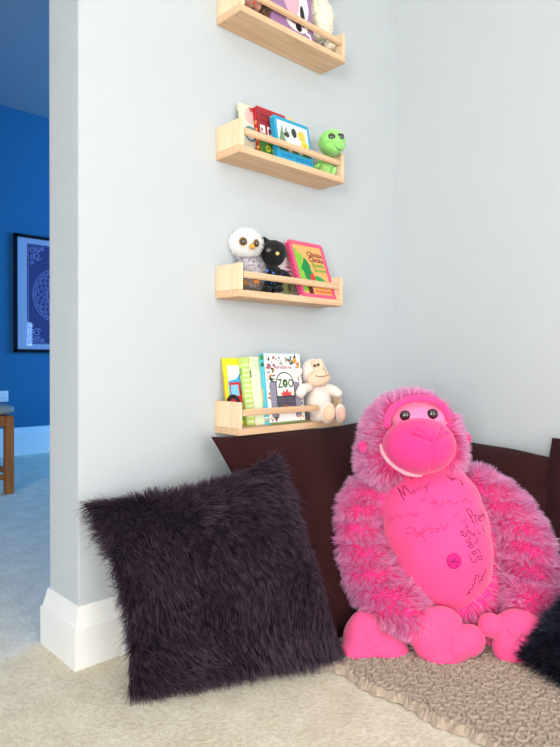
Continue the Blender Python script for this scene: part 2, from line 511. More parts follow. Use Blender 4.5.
def book(label, x, y, z, w, h, t, lean, cover, art=(), spine=(), roll=0, yaw=0, board=False, cat='book', cr=None):
    """x, y, z: front left bottom corner of the front cover. art: (kind, data, colour, layer)"""
    M = Matrix.Translation((x, y, z)) @ Matrix.Rotation(math.radians(yaw), 4, 'Z') @ Matrix.Rotation(math.radians(-lean), 4, 'X') @ Matrix.Rotation(math.radians(roll), 4, 'Y')
    b = thing('picture_book', label, cat, (0, 0, 0), M=M, group='picture books on the %s wall shelf' % {3: 'lowest', 2: 'third', 1: 'second', 0: 'topmost'}[int(np.argmin([abs(z-q_-.018) for q_ in SZ]))])
    mats = [cover]; mb = MB(); ct = .0016 if not board else .002
    def mid(m_):
        if m_ not in mats: mats.append(m_)
        return mats.index(m_)
    bev = .0005
    if cr:   # rounded corners
        def rr(y0, y1):
            pts = []
            for (cx, cz, a0) in ((w-cr, cr, -90), (w-cr, h-cr, 0), (cr, h-cr, 90), (cr, cr, 180)):
                for k in range(6): a = math.radians(a0+90*k/5); pts.append((cx+cr*math.cos(a), cz+cr*math.sin(a)))
            n = len(pts); V = [(p[0], y0, p[1]) for p in pts]+[(p[0], y1, p[1]) for p in pts]
            F = [list(range(n)), list(range(n, 2*n))[::-1]]+[[i, i+n, (i+1) % n+n, (i+1) % n] for i in range(n)]
            mb.add(V, F)
        rr(0, ct); rr(t-ct, t)
    else:
        mb.box((0, 0, 0), (w, ct, h), bev=bev); mb.box((0, t-ct, 0), (w, t, h), bev=bev)
    mb.box((0, ct*.5, cr or 0), (ct, t-ct*.5, h-(cr or 0)), bev=0)
    def flat(V2, F2, m_, layer, sp=False):
        o_ = .00022*layer
        if sp: V = [(-o_, u, v) for u, v in V2]; F2 = [f[::-1] for f in F2]
        else: V = [(u, -o_, v) for u, v in V2]
        mb.add(V, F2, mid(m_))
    for lst, sp in ((art, False), (spine, True)):
        for it in lst:
            k, data, col_, layer = it
            if k == 'p': flat(data, [list(range(len(data)))], col_, layer, sp)
            elif k == 't':
                s_, u, v, size, rot, sx = data
                TV, TF = text2d(s_, size); c_, n_ = math.cos(math.radians(rot)), math.sin(math.radians(rot))
                flat([(u+(a*sx*c_-bb*n_), v+(a*sx*n_+bb*c_)) for a, bb, _ in TV], TF, col_, layer, sp)
    mb.mk('cover', mats, b, local=True)
    g = .003 if not cr else .002
    MB().box((ct, ct, g), (w-g, t-ct, h-g)).mk('pages', mat('page_paper', srgb(240, 236, 224), .8, var=.05, vscale=300), b, local=True)
    return b


P = 'p'; T = 't'
W_ = ink(250, 248, 244); K_ = ink(30, 28, 32)
zs = SZ[3]+PTH+.001
# lowest shelf
book('thin yellow picture book with a red tractor on its cover, leftmost on lowest shelf', -.768, -.040, zs, .125, .182, .006, 9, ink(250, 226, 40), [
    (P, rect(.012, .03, .118, .162), ink(60, 165, 225), 1), (P, [(.012, .162), (.012, .12), (.04, .125), (.055, .142), (.07, .162)][::-1], W_, 2),
    (P, [(.014, .115), (.05, .117), (.052, .08), (.1, .078), (.1, .03), (.03, .03), (.02, .07)], ink(215, 32, 45), 3),
    (P, [(.018, .109), (.044, .11), (.046, .08), (.02, .078)], ink(130, 200, 235), 4),
    (P, circ(.022, .06, .024), K_, 5), (P, circ(.022, .06, .012), ink(200, 40, 50), 6), (P, circ(.062, .052, .012), ink(240, 120, 40), 5),
    (P, circ(.058, .088, .008), K_, 5), (P, rect(.012, .012, .118, .028), ink(90, 190, 80), 2),],
    [(P, rect(.001, .05, .005, .14), ink(230, 180, 30), 1)])
lime = ink(196, 224, 120)
book('pale green striped book with dark lettering on its spine, on lowest shelf', -.716, -.053, zs, .13, .184, .011, 9, lime,
     [(P, rect(.002, .006+i*.014, .128, .013+i*.014), ink(225, 240, 180), 1) for i in range(12)],
     [(T, ('GARDEN TALES', .0075, .12, .009, -90, 1), ink(50, 90, 60), 2), (P, rect(.001, .135, .010, .155), ink(120, 170, 70), 1)], roll=0)
book('cream thin book squeezed between the green striped and cyan spined books', -.690, -.0615, zs, .13, .186, .007, 9, ink(238, 240, 205), [
    (P, rect(.004, .15, .12, .18), ink(220, 235, 190), 1)], [(P, rect(.001, .13, .006, .15), ink(90, 120, 90), 1)])
rr_ = random.Random(3)
zoo = [(P, rect(.0, .0, .1375, .195), W_, 1)]
leafc = [ink(60, 90, 70), ink(90, 140, 80), ink(50, 55, 60), ink(190, 90, 110), ink(235, 150, 60), ink(110, 120, 135), ink(70, 110, 130)]
for i in range(330):
    u = rr_.uniform(.004, .1335); v = rr_.uniform(.01, .19)
    if .035 < u < .108 and v < .165: continue
    a = rr_.uniform(0, 3.1); r1 = rr_.uniform(.0025, .0072); r2 = r1*rr_.uniform(.3, .6)
    zoo.append((P, [(u+r1*math.cos(t_)*math.cos(a)-r2*math.sin(t_)*math.sin(a), v+r1*math.cos(t_)*math.sin(a)+r2*math.sin(t_)*math.cos(a)) for t_ in np.linspace(0, 6.28, 9)[:-1]], leafc[rr_.randrange(7)], 2))
arch = lambda x0, x1, y0, y1, n=14: [(x0, y0), (x1, y0)]+[((x0+x1)/2+(x1-x0)/2*math.cos(math.pi*i/n), y1+(x1-x0)/2*math.sin(math.pi*i/n)) for i in range(n+1)]
zoo += [(P, rect(.012, .02, .034, .115), ink(150, 145, 165), 3), (P, rect(.104, .02, .126, .115), ink(150, 145, 165), 3),
        (P, arch(.034, .106, .02, .108), ink(70, 66, 76), 4), (P, arch(.0375, .1025, .02, .108), W_, 5),
        (P, rect(.036, .035, .104, .076), ink(88, 84, 100), 6), (P, rect(.069, .035, .0705, .076), K_, 7), (P, rect(.036, .0745, .104, .077), K_, 7),
        (P, rect(.036, .055, .104, .0565), ink(60, 56, 70), 7),
        (P, rect(.06, .04, .066, .052), ink(210, 80, 40), 8), (P, rect(.071, .038, .075, .05), ink(230, 120, 40), 8),
        (P, [(.055, .077), (.09, .077), (.094, .09), (.082, .086), (.075, .098), (.07, .087), (.06, .092)], ink(225, 70, 90), 7),
        (P, circ(.053, .083, .004), ink(240, 170, 40), 8), (P, circ(.09, .084, .0035), ink(240, 170, 40), 8),
        (T, ('ZOO', .042, .1, .034, 0, .78), ink(70, 105, 60), 7), (P, circ(.07, .1125, .0075), ink(60, 95, 60), 8), (P, circ(.07, .1125, .0035), ink(190, 210, 150), 9),
        (T, ('PEEP INSIDE THE', .035, .152, .011, 0, .8), ink(190, 120, 140), 7),
        (P, circ(.115, .175, .008), ink(240, 165, 60), 6), (P, circ(.126, .165, .006), ink(230, 120, 40), 6), (P, circ(.014, .16, .008), ink(170, 110, 130), 6),
        (P, rect(.0, .0, .1375, .006), ink(120, 150, 90), 3)]
book('white picture book titled ZOO with a leafy arch and gate, cyan spine', -.661, -.082, zs, .1375, .196, .019, 8, ink(90, 200, 228), zoo,
     [(T, ('ZOO', .0135, .1, .016, -90, 1), ink(245, 200, 120), 2), (P, circ(.009, .185, .008), ink(60, 150, 90), 2), (P, circ(.008, .165, .006), ink(40, 110, 80), 3),
      (P, rect(.001, .018, .018, .022), W_, 2), (P, rect(.001, .012, .018, .015), ink(240, 190, 60), 2), (P, rect(.001, .04, .018, .045), ink(210, 80, 60), 2)])
# third shelf
z3 = SZ[2]+PTH+.001
book('white and pink story book half hidden behind the black toy and pink bordered book', -.60, -.03, z3, .1, .12, .01, 8, ink(240, 232, 235), [
    (P, rect(.004, .004, .096, .05), ink(215, 205, 200), 1), (P, circ(.05, .025, .02), ink(150, 160, 110), 2), (P, circ(.075, .03, .018), ink(170, 175, 140), 2),
    (P, rect(.06, .075, .09, .08), ink(220, 60, 110), 2), (P, rect(.055, .088, .095, .092), ink(220, 60, 110), 2), (P, circ(.07, .062, .008), ink(220, 80, 120), 2)])
pk = ink(236, 62, 122)
h3 = .182; w3 = .147
chick = [(P, rect(.014, .012, w3-.014, h3-.013), ink(250, 180, 110), 1),
         (P, [(.0145, .155), (.02, .158), (.03, .142), (.045, .137), (.044, .122), (.036, .115), (.04, .1), (.03, .09), (.04, .02), (.0145, .02)][::-1], ink(130, 200, 60), 2),
         (P, [(.05, .13), (.062, .118), (.068, .1), (.066, .088), (.074, .078), (.07, .06), (.05, .05), (.036, .06), (.034, .08), (.028, .092), (.038, .108)][::-1], ink(0, 140, 70), 3),
         (P, [(.045, .042), (.05, .058), (.065, .07), (.085, .073), (.102, .068), (.115, .06), (.128, .042)], ink(40, 165, 80), 4),
         (P, circ(.066, .064, .0095, ry=.014), ink(230, 55, 45), 5),
         (P, rect(.034, .012, .052, .034), ink(90, 45, 25), 5),
         (P, rect(.014, .034, w3-.014, .036), ink(230, 130, 60), 3),
         (T, ('Chicka', .066, .135, .0225, 0, 1.02), ink(120, 20, 50), 6), (T, ('Chicka', .068, .118, .0225, 0, 1.02), ink(120, 20, 50), 6),
         (T, ('Boom', .078, .101, .0205, 0, 1.02), ink(90, 180, 60), 6), (T, ('Boom', .081, .085, .0205, 0, 1.02), ink(90, 180, 60), 6),
         (T, ('Storytime favourites', .062, .018, .0095, 0, .9), ink(235, 80, 40), 6)]
for i in range(13):
    for yy in (.005, .0095): chick += [(P, circ(.006+i*.0113+(.005 if yy > .006 else 0), yy, .0013, 6), W_, 2), (P, circ(.006+i*.0113+(.005 if yy > .006 else 0), h3-yy+.001, .0013, 6), W_, 2)]
for i in range(14):
    for xx in (.0045, .010): chick += [(P, circ(xx, .016+i*.011+(.005 if xx > .006 else 0), .0013, 6), W_, 2), (P, circ(w3-xx, .016+i*.011+(.005 if xx > .006 else 0), .0013, 6), W_, 2)]
book('pink dotted border board book with green leaves, titled Chicka Chicka Boom Boom', -.5435, -.086, z3, w3, h3, .013, 21, pk, chick,
     [(P, circ(.004+.005*(i % 2), .015+i*.0075, .0012, 6), W_, 1) for i in range(20)], board=True, cr=.009)
# second shelf
z2 = SZ[1]+PTH+.001
book('tall pale book with pink and teal circles, leftmost on second shelf', -.724, -.042, z2, .1, .145, .012, 7, ink(238, 228, 205), [
    (P, circ(.035, .115, .022), ink(235, 190, 190), 1), (P, [(.03, .14), (.06, .142), (.055, .132), (.035, .128)][::-1], ink(190, 90, 80), 2), (P, circ(.03, .065, .022), ink(90, 140, 150), 1), (P, circ(.03, .065, .015), ink(225, 200, 170), 2),
    (P, circ(.05, .02, .012), ink(60, 110, 190), 2), (P, circ(.052, .012, .009), W_, 3)], [(T, ('STORY BOOK', .008, .125, .009, -90, 1), ink(60, 120, 90), 2)])
book('pale yellow book peeping out behind the red and blue board books', -.60, -.022, z2, .115, .152, .01, 3, ink(240, 232, 205), [
    (P, circ(.075, .14, .02), ink(236, 210, 140), 1), (P, circ(.02, .142, .014), ink(190, 60, 70), 1), (P, circ(.02, .142, .008), W_, 2)])
rd_ = ink(200, 40, 48)
book('red board book with white squares on its cover and bright red spine', -.681, -.062, z2, .11, .146, .013, 9, rd_, [
    (P, rect(.0, .0, .11, .142), ink(165, 45, 55), 1), (P, rect(.008, .072, .026, .094), W_, 2), (P, rect(.034, .066, .056, .094), W_, 2),
    (P, circ(.045, .082, .008), ink(150, 30, 40), 3), (P, rect(.011, .076, .017, .086), ink(150, 30, 40), 3), (P, rect(.038, .07, .042, .078), ink(150, 30, 40), 3), (P, rect(.062, .06, .084, .088), W_, 2),
    (P, rect(.0, .0, .11, .048), ink(70, 125, 45), 2), (P, circ(.03, .03, .009), ink(225, 215, 60), 3), (P, circ(.052, .026, .009), ink(225, 215, 60), 3), (P, circ(.052, .026, .005), ink(70, 125, 45), 4), (P, circ(.03, .03, .005), ink(70, 125, 45), 4),
    (T, ('LOOK AND FIND', .01, .118, .014, 0, .9), ink(110, 20, 30), 2), (T, ('COLOURS', .01, .103, .012, 0, .9), ink(110, 20, 30), 2)],
    [(P, circ(.006, .1, .005), ink(240, 170, 60), 1), (P, circ(.007, .08, .004), ink(240, 200, 90), 1), (P, circ(.006, .03, .005), ink(240, 190, 60), 1), (P, rect(.002, .045, .011, .06), ink(240, 120, 60), 1)], board=True, cr=.004)
bl = ink(40, 165, 210)
wb, hb = .139, .126
book('blue edged board book with farm animals and yellow circles on its cover', -.642, -.086, z2, wb, hb, .014, 10, bl, [
    (P, rect(.012, .028, wb-.008, hb-.01), ink(222, 234, 236), 1), (P, rect(.012, .028, wb-.008, .05), ink(70, 110, 70), 2),
    (P, [(.012, .05), (.025, .09), (.03, .105), (.035, .07), (.045, .05)], ink(120, 150, 110), 2),
    (P, [(.03, .098), (.04, .09), (.05, .105), (.047, .09), (.06, .088), (.045, .082)], ink(140, 150, 140), 3),
    (P, circ(.068, .062, .022), W_, 3), (P, circ(.045, .078, .011, ry=.007), ink(60, 65, 50), 4), (P, circ(.075, .09, .010, ry=.014), ink(60, 65, 50), 4),
    (P, circ(.105, .088, .0155), ink(235, 205, 90), 3), (P, circ(.115, .06, .0155), ink(245, 215, 60), 3), (P, circ(.112, .06, .003), ink(230, 150, 40), 4),
    (P, rect(.045, .03, .06, .05), ink(215, 205, 195), 3), (P, rect(.085, .03, .1, .042), ink(200, 200, 190), 3),
    (P, rect(.0, .0, wb, .026), bl, 5), (T, ("HARRY'S", .014, .009, .016, 0, 1), ink(15, 110, 170), 6), (T, ('FRIENDS', .074, .009, .016, 0, 1), ink(15, 110, 170), 6)], board=True, cr=.006)
# topmost shelf
z1 = SZ[0]+PTH+.001
pu = ink(166, 122, 168)
book('purple picture book with a white spotted cow, on the topmost shelf', -.668, -.086, z1, .166, .19, .012, 8, pu, [
    (P, circ(.115, .1, .038, ry=.055), W_, 1), (P, circ(.085, .105, .032, ry=.05), ink(240, 180, 195), 2), (P, circ(.125, .07, .009, ry=.028), K_, 3),
    (P, circ(.1, .034, .042, ry=.022), W_, 3), (P, circ(.1, .046, .037, ry=.016), pu, 4), (P, circ(.105, .026, .012), K_, 5), (P, circ(.062, .045, .006), K_, 5),
    (P, [(.135, .025), (.15, .022), (.155, .004), (.148, .004), (.145, .015), (.132, .015)][::-1], W_, 4), (P, circ(.05, .16, .015), W_, 2)])

# ------------------------------------------------------------------ far room
# framed print on the blue wall
fr = thing('framed_print', 'dark framed ornate print on the blue wall of the far room', 'picture', (.14, 3.17, .735))
fx0, fx1, fz0, fz1, fy = -.16, .44, .735, 1.575, 3.169
mb = MB(); q = .022
for a, b in (((fx0, fz0), (fx1, fz0+q)), ((fx0, fz1-q), (fx1, fz1)), ((fx0, fz0), (fx0+q, fz1)), ((fx1-q, fz0), (fx1, fz1))):
    mb.box((a[0], fy-.025, a[1]), (b[0], fy, b[1]), bev=.002)
mb.mk('frame', mat('frame_black', (.006, .006, .008), .35), fr)
MB().box((fx0+.01, fy-.008, fz0+.01), (fx1-.01, fy-.002, fz1-.01)).mk('mount', mat('mount_card', srgb(200, 205, 225), .6, var=.01), fr)
m_pr = mat('print_purple', srgb(82, 60, 110), .5, var=.15, vscale=60); m_lace = mat('print_lace', srgb(165, 160, 205), .5, var=.1, vscale=50)
mb = MB(); px0, px1, pz0, pz1 = fx0+.095, fx1-.095, fz0+.06, fz1-.06; cx, cz = (px0+px1)/2, (pz0+pz1)/2
mb.box((px0, fy-.0095, pz0), (px1, fy-.008, pz1), 0)


def ring(mb, pts, wd, m_, y=fy-.0099):
    n = len(pts); V = []; F = []
    for i in range(n):
        a = np.array(pts[max(i-1, 0)]); b = np.array(pts[min(i+1, n-1)]); t_ = b-a; t_ = t_/(np.linalg.norm(t_)+1e-9); nn = np.array([-t_[1], t_[0]])*wd/2
        p_ = np.array(pts[i]); V += [(p_[0]+nn[0], y, p_[1]+nn[1]), (p_[0]-nn[0], y, p_[1]-nn[1])]
    for i in range(n-1): F.append([2*i, 2*i+1, 2*i+3, 2*i+2])
    mb.add(V, F, m_)


for r_ in (.165, .15, .06): ring(mb, [(cx+r_*math.cos(t_), cz+r_*1.15*math.sin(t_)) for t_ in np.linspace(0, 2*math.pi, 50)], .005, 1)
for k in range(16):
    a = 2*math.pi*k/16
    for s_ in (1, -1): ring(mb, [(cx+(.065+.08*u)*math.cos(a+s_*.35*math.sin(u*3.1)), cz+(.065+.08*u)*1.15*math.sin(a+s_*.35*math.sin(u*3.1))) for u in np.linspace(0, 1, 10)], .004, 1)
for sx in (-1, 1):
    for sz in (-1, 1):
        for (dx, dz, r_) in ((.035, .04, .024), (.075, .035, .02), (.035, .09, .02), (.07, .085, .03), (.03, .135, .014), (.11, .03, .015)):
            qx = cx+sx*((px1-px0)/2-dx); qz = cz+sz*((pz1-pz0)/2-dz)
            ring(mb, [(qx+sx*r_*(1-u*.7)*math.cos(u*8+dx*50), qz+sz*r_*(1-u*.7)*math.sin(u*8+dx*50)) for u in np.linspace(0, 1, 24)], .006, 1)
ring(mb, [(px0+.008, pz0+.008), (px1-.008, pz0+.008), (px1-.008, pz1-.008), (px0+.008, pz1-.008), (px0+.008, pz0+.008)], .004, 1)
mb.mk('art_print', [m_pr, m_lace], fr)
gm, gnt, gout = new_mat('picture_glass')
gp = gnt.nodes.new('ShaderNodeBsdfGlossy'); gp.inputs['Roughness'].default_value = .03; gt = gnt.nodes.new('ShaderNodeBsdfTransparent'); gx = gnt.nodes.new('ShaderNodeMixShader'); gx.inputs[0].default_value = .07
link(gnt, gt.outputs[0], gx.inputs[1]); link(gnt, gp.outputs[0], gx.inputs[2]); link(gnt, gx.outputs[0], gout.inputs['Surface'])
MB().box((fx0+.02, fy-.0145, fz0+.02), (fx1-.02, fy-.0125, fz1-.02)).mk('glass', gm, fr)
# socket
so = thing('wall_socket', 'white double wall socket low on the blue wall beside the stool', 'socket', (-.27, 3.17, .388))
MB().box((-.345, 3.160, .385), (-.198, 3.1695, .462), bev=.003).mk('face_plate', m_trim, so)
for a in (-.31, -.235):
    for (u, v) in ((0, .014), (-.011, -.006), (.011, -.006)): MB().box((a+u-.002, 3.1592, .42+v-.003), (a+u+.002, 3.1604, .42+v+.003)).mk('pin_slot', mat('slot_dark', (.02, .02, .02)), so)
# stool
m_oak = wood('oak_wood', srgb(150, 88, 40), srgb(196, 124, 62), axis='Z')
st = thing('dining_chair', 'wooden chair with padded seat in the blue far room', 'chair', (-.83, 2.08, 0), rotz=0)
sx0, sx1, sy0, sy1 = -1.05, -.615, 1.90, 2.3
legs = [(sx0, sy0), (sx1-.042, sy0), (sx0, sy1-.042), (sx1-.042, sy1-.042)]
for i, (a, b) in enumerate(legs):
    MB().box((a, b, 0), (a+.042, b+.042, .4 if i < 2 else .4), bev=.004).mk('leg', m_oak, st)
for (a, b) in (((sx0+.042, sy0+.008, .345), (sx1-.042, sy0+.03, .4)), ((sx0+.042, sy1-.03, .345), (sx1-.042, sy1-.008, .4)), ((sx0+.008, sy0+.042, .345), (sx0+.03, sy1-.042, .4)), ((sx1-.03, sy0+.042, .345), (sx1-.008, sy1-.042, .4))):
    MB().box(a, b, bev=.002).mk('apron', m_oak, st)
for (a, b) in (((sx0+.042, sy0+.01, .075), (sx1-.042, sy0+.032, .1)), ((sx0+.042, sy1-.032, .27), (sx1-.042, sy1-.01, .295)), ((sx0+.01, sy0+.042, .1), (sx0+.032, sy1-.042, .125)), ((sx1-.032, sy0+.042, .1), (sx1-.01, sy1-.042, .125))):
    MB().box(a, b, bev=.002).mk('stretcher', m_oak, st)
V, F = ell(((sx0+sx1)/2, (sy0+sy1)/2, .43), (1, 1, 1), sub=5)
c_ = np.array([(sx0+sx1)/2, (sy0+sy1)/2, .43]); D_ = V-c_; sg = np.sign(D_)*np.abs(D_)**np.array([.28, .28, .6])
V = c_+sg*np.array([.235, .215, .028])
mk('seat', V, F, mat('seat_fabric', srgb(150, 150, 140), .8, bump=.3, bscale=400), st)
for k, x_ in enumerate((sx0, sx1-.042)):
    pass

# ------------------------------------------------------------------ cushions


def cushion(c00, c10, c11, c01, th, pinch=.06, n=60, power=.55, seed=0, wr=.004, wrs=14, sag=0.0, soft=1.0):
    """corners bottom-left, bottom-right, top-right, top-left as seen from the front"""
    c00, c10, c11, c01 = [np.asarray(c, float) for c in (c00, c10, c11, c01)]
    nrm = np.cross(c10-c00, c01-c00); nrm /= np.linalg.norm(nrm)
    u = np.linspace(-1, 1, n); V = []; idx = {}
    U, Vv = np.meshgrid(u, u, indexing='ij')
    # denser at edge
    U = np.sin(U*math.pi/2*.92)/math.sin(math.pi/2*.92); Vv = np.sin(Vv*math.pi/2*.92)/math.sin(math.pi/2*.92)
    hgt = ((1-np.abs(U)**2.6)*(1-np.abs(Vv)**2.6))
    hgt = np.clip(hgt, 0, 1)**power*th/2
    Uw = U*(1-pinch*np.where(U > 0, soft, 1.35 if soft < 1 else 1)*(1-Vv**2)); Vw = Vv*(1-pinch*np.where(Vv < 0, soft, 1)*(1-U**2))
    a = (Uw+1)/2; b = (Vw+1)/2
    base = (c00[None, None]*((1-a)*(1-b))[..., None]+c10*(a*(1-b))[..., None]+c11*(a*b)[..., None]+c01*((1-a)*b)[..., None])
    base[..., 2] -= sag*np.exp(-((U)**2)*3)*np.clip(Vv, 0, 1)**2
    front = base+nrm*hgt[..., None]; back = base-nrm*(hgt*.8)[..., None]
    Vs = np.vstack([front.reshape(-1, 3), back.reshape(-1, 3)])
    F = []
    k = n*n
    def fi(i, j): return i*n+j
    def bi(i, j): return i*n+j if i in (0, n-1) or j in (0, n-1) else k+i*n+j
    for i in range(n-1):
        for j in range(n-1):
            F += [[fi(i, j), fi(i+1, j), fi(i+1, j+1)], [fi(i, j), fi(i+1, j+1), fi(i, j+1)]]
            F += [[bi(i, j), bi(i+1, j+1), bi(i+1, j)], [bi(i, j), bi(i, j+1), bi(i+1, j+1)]]
    F = np.array(F); used = np.unique(F); rm = -np.ones(len(Vs), int); rm[used] = np.arange(len(used)); Vs = Vs[used]; F = rm[F]
    Vs = wrinkle(Vs, F, wr, wrs, seed)
    Vs[:, 2] = np.maximum(Vs[:, 2], .003)
    return Vs, F, nrm


m_brown = mat('brown_cotton', srgb(54, 26, 28), .95, var=.12, vscale=7, bump=.35, bscale=700, sheen=.04, spec=.08, bdist=.001)


def folds(V, F, lines, nrm):
    """soft creases: (p0, p1, width, depth)"""
    V = V.copy(); N = vnorm(V, F)
    for p0, p1, w, dpt in lines:
        p0 = np.asarray(p0); p1 = np.asarray(p1); d = p1-p0; L2 = (d@d)
        t = np.clip(((V-p0)@d)/L2, 0, 1); q = p0+t[:, None]*d; dist = np.linalg.norm(V-q, axis=1)
        V -= N*(dpt*np.exp(-(dist/w)**2)*np.sin(np.pi*np.clip(t, .02, .98))**.5)[:, None]
    return V


V, F, nr = cushion((-.715, -.335, .012), (-.13, -.30, .012), (-.19, -.085, .505), (-.85, -.072, .50), .15, pinch=.035, seed=3, wr=.004, wrs=10)
V[:, 1] = np.minimum(V[:, 1], -.019)
V = folds(V, F, [((-.78, -.07, .47), (-.55, -.2, .3), .02, .012)], nr)
o = mk('floor_cushion', V, F, m_brown, loc=(-.47, -.2, 0)); tag(o, 'large plain brown cushion leaning on the shelf wall beneath the lowest shelf', 'cushion', 'plain brown cushions')
V, F, nr = cushion((-.26, -.13, .012), (-.25, -.66, .012), (-.07, -.66, .425), (-.075, -.13, .475), .16, pinch=.02, seed=8, wr=.005, wrs=9)
V[:, 0] = np.minimum(V[:, 0], -.019)
V = folds(V, F, [(at(518, 478, 1.72), at(560, 476, 1.64), .016, .032), (at(515, 500, 1.7), at(545, 480, 1.64), .02, .022)], nr)
o = mk('floor_cushion', V, F, m_brown, loc=(-.15, -.4, 0)); tag(o, 'brown cushion with a sagging top edge, against the right wall behind the gorilla', 'cushion', 'plain brown cushions')
V, F, nr = cushion((-.235, -.585, .012), (-.235, -1.15, .012), (-.07, -1.12, .5), (-.06, -.583, .485), .16, pinch=.0, seed=12, wr=.004, wrs=9)
V[:, 0] = np.minimum(V[:, 0], -.019)
o = mk('floor_cushion', V, F, m_brown, loc=(-.2, -.9, 0)); tag(o, 'nearest brown cushion, cut off by the right edge of the photo', 'cushion', 'plain brown cushions')

# shaggy cushions
m_sk = mat('dark_backing', srgb(26, 20, 30), .95, var=.2)
m_furd = fur_mat('dark_plum_fur', [(0, srgb(14, 10, 18)), (.5, srgb(36, 27, 36)), (1, srgb(120, 98, 112))], srgb(66, 48, 62), gloss=.04, trans=.3, hi=(.7, .55, .75))
m_furk = fur_mat('blue_black_fur', [(0, srgb(6, 7, 12)), (.5, srgb(14, 16, 26)), (1, srgb(40, 42, 58))], srgb(20, 24, 40), gloss=.04, trans=.25, hi=(.6, .7, 1))
cBL, cBR, cTR, cTL = at(129, 698, 1.242), at(341, 654, 1.395), at(276, 456, 1.48), at(82, 503, 1.335)
V, F, nr = cushion(cBL, cBR, cTR, cTL, .15, pinch=.13, soft=.1, seed=21, wr=.005, wrs=12)
V[:, 1] = np.minimum(V[:, 1], -.012)
mid = (cBL+cBR+cTR+cTL)/4
up_ = ((cTL+cTR)-(cBL+cBR)); up_ /= np.linalg.norm(up_)
def cbf(Pp, N):
    a = nz(Pp, 9, 91); b = nz(Pp, 9, 92); r_ = np.cross(nr, up_)
    return up_*(-.35+.9*b)[:, None]+r_*(1.3*a)[:, None]+(Pp-mid)*1.2
fr_ = fur(V, F, 62000, .030, .0011, combf=cbf, combw=.95, up=.45, rnd=.3, clumps=2600, cl=.55, droop=.08, seed=31, lenvar=.6, tuft_noise=30)
f2_ = fur(V, F, 5000, .046, .0009, combf=cbf, combw=.9, up=.5, rnd=.5, clumps=500, cl=.5, droop=.15, seed=35, lenvar=.7, tuft_noise=30)
n1_ = len(fr_[0]); fr_ = (np.vstack([fr_[0], f2_[0]]), np.vstack([fr_[1], f2_[1]+n1_]), np.vstack([fr_[2], f2_[2]+n1_]), np.vstack([fr_[3], f2_[3]]))
o = furry('shaggy_cushion', V, F, m_sk, m_furd, None, fr_, loc=(mid[0], mid[1], 0)); tag(o, 'large shaggy dark plum cushion leaning at the wall end, left of the gorilla', 'cushion', 'shaggy cushions')
k00, k01, k11, k10 = at(517, 657, 1.37), at(652, 500, 1.50), at(800, 590, 1.28), at(668, 762, 1.07)
V, F, nr = cushion(k00, k10, k11, k01, .14, pinch=.05, seed=25)
mid2 = (k00+k10+k11+k01)/4
fr_ = fur(V, F, 38000, .024, .0011, comb=tuple((k00-mid2)*2.0), combw=.5, up=.5, rnd=.3, clumps=1500, cl=.5, seed=33, lenvar=.6)
o = furry('shaggy_cushion', V, F, m_sk, m_furk, None, fr_, loc=(mid2[0], mid2[1], 0)); tag(o, 'shaggy blue-black cushion at the right edge, in front of the gorilla hand', 'cushion', 'shaggy cushions')

# ------------------------------------------------------------------ rosette rug
xs = np.arange(-.765, -.02, .0023); ys = np.arange(-1.15, -.30, .0023)
XX, YY = np.meshgrid(xs, ys, indexing='ij'); Pq = np.c_[XX.ravel(), YY.ravel()]
r5 = np.random.default_rng(5); gs = .027; cells = []
for i in range(-1, 30):
    for j in range(-1, 38): cells.append((-.765+i*gs+(j % 2)*gs/2+r5.uniform(-.006, .006), -1.15+j*gs*.9+r5.uniform(-.006, .006), r5.uniform(0, 6.28), r5.choice([-1, 1])))
cells = np.array(cells); near = np.zeros(len(Pq), int); d1 = np.zeros(len(Pq)); 
for s in range(0, len(Pq), 5000):
    q = Pq[s:s+5000]; d2 = (q[:, None, 0]-cells[None, :, 0])**2+(q[:, None, 1]-cells[None, :, 1])**2; near[s:s+5000] = d2.argmin(1); d1[s:s+5000] = np.sqrt(d2.min(1))
cc = cells[near]; th = np.arctan2(Pq[:, 1]-cc[:, 1], Pq[:, 0]-cc[:, 0])
wav = -1+2*np.abs(np.sin(.5*(th*cc[:, 3]+d1*760+cc[:, 2]+.8*nz(np.c_[Pq, np.zeros(len(Pq))], 60, 3))))**.55
hz = .0125+.0078*wav*np.clip(d1/.006, .4, 1)-.45*np.clip(d1-.011, 0, .01)+.0015*nz(np.c_[Pq, np.zeros(len(Pq))], 120, 4)
edge = np.minimum(np.minimum(Pq[:, 0]+.765, -.0235-Pq[:, 0]), np.minimum(Pq[:, 1]+1.15, -.302-Pq[:, 1])); hz = np.where(edge < .008, hz*np.clip(edge/.008, .12, 1), hz); hz = np.maximum(hz, .0012)
Xw = Pq[:, 0]+.006*np.sin(Pq[:, 1]*40)*np.exp(-(Pq[:, 0]+.765)*20)+.003*np.sin(Pq[:, 1]*170)*np.exp(-(Pq[:, 0]+.765)*60)
V = np.c_[Xw, Pq[:, 1], hz]; na, nb = XX.shape
ii = (np.arange(na-1)[:, None]*nb+np.arange(nb-1)[None]).ravel()
F = np.c_[ii, ii+nb, ii+nb+1, ii+1]
m_rug = mat('taupe_plush', srgb(184, 164, 146), .95, var=.12, vscale=120, bump=.5, bscale=500, sheen=.5, spec=.1)
o = mk('plush_rug', V, F, m_rug, loc=(-.4, -.78, 0)); tag(o, 'taupe rosette textured plush rug on the carpet under the pink gorilla', 'rug')

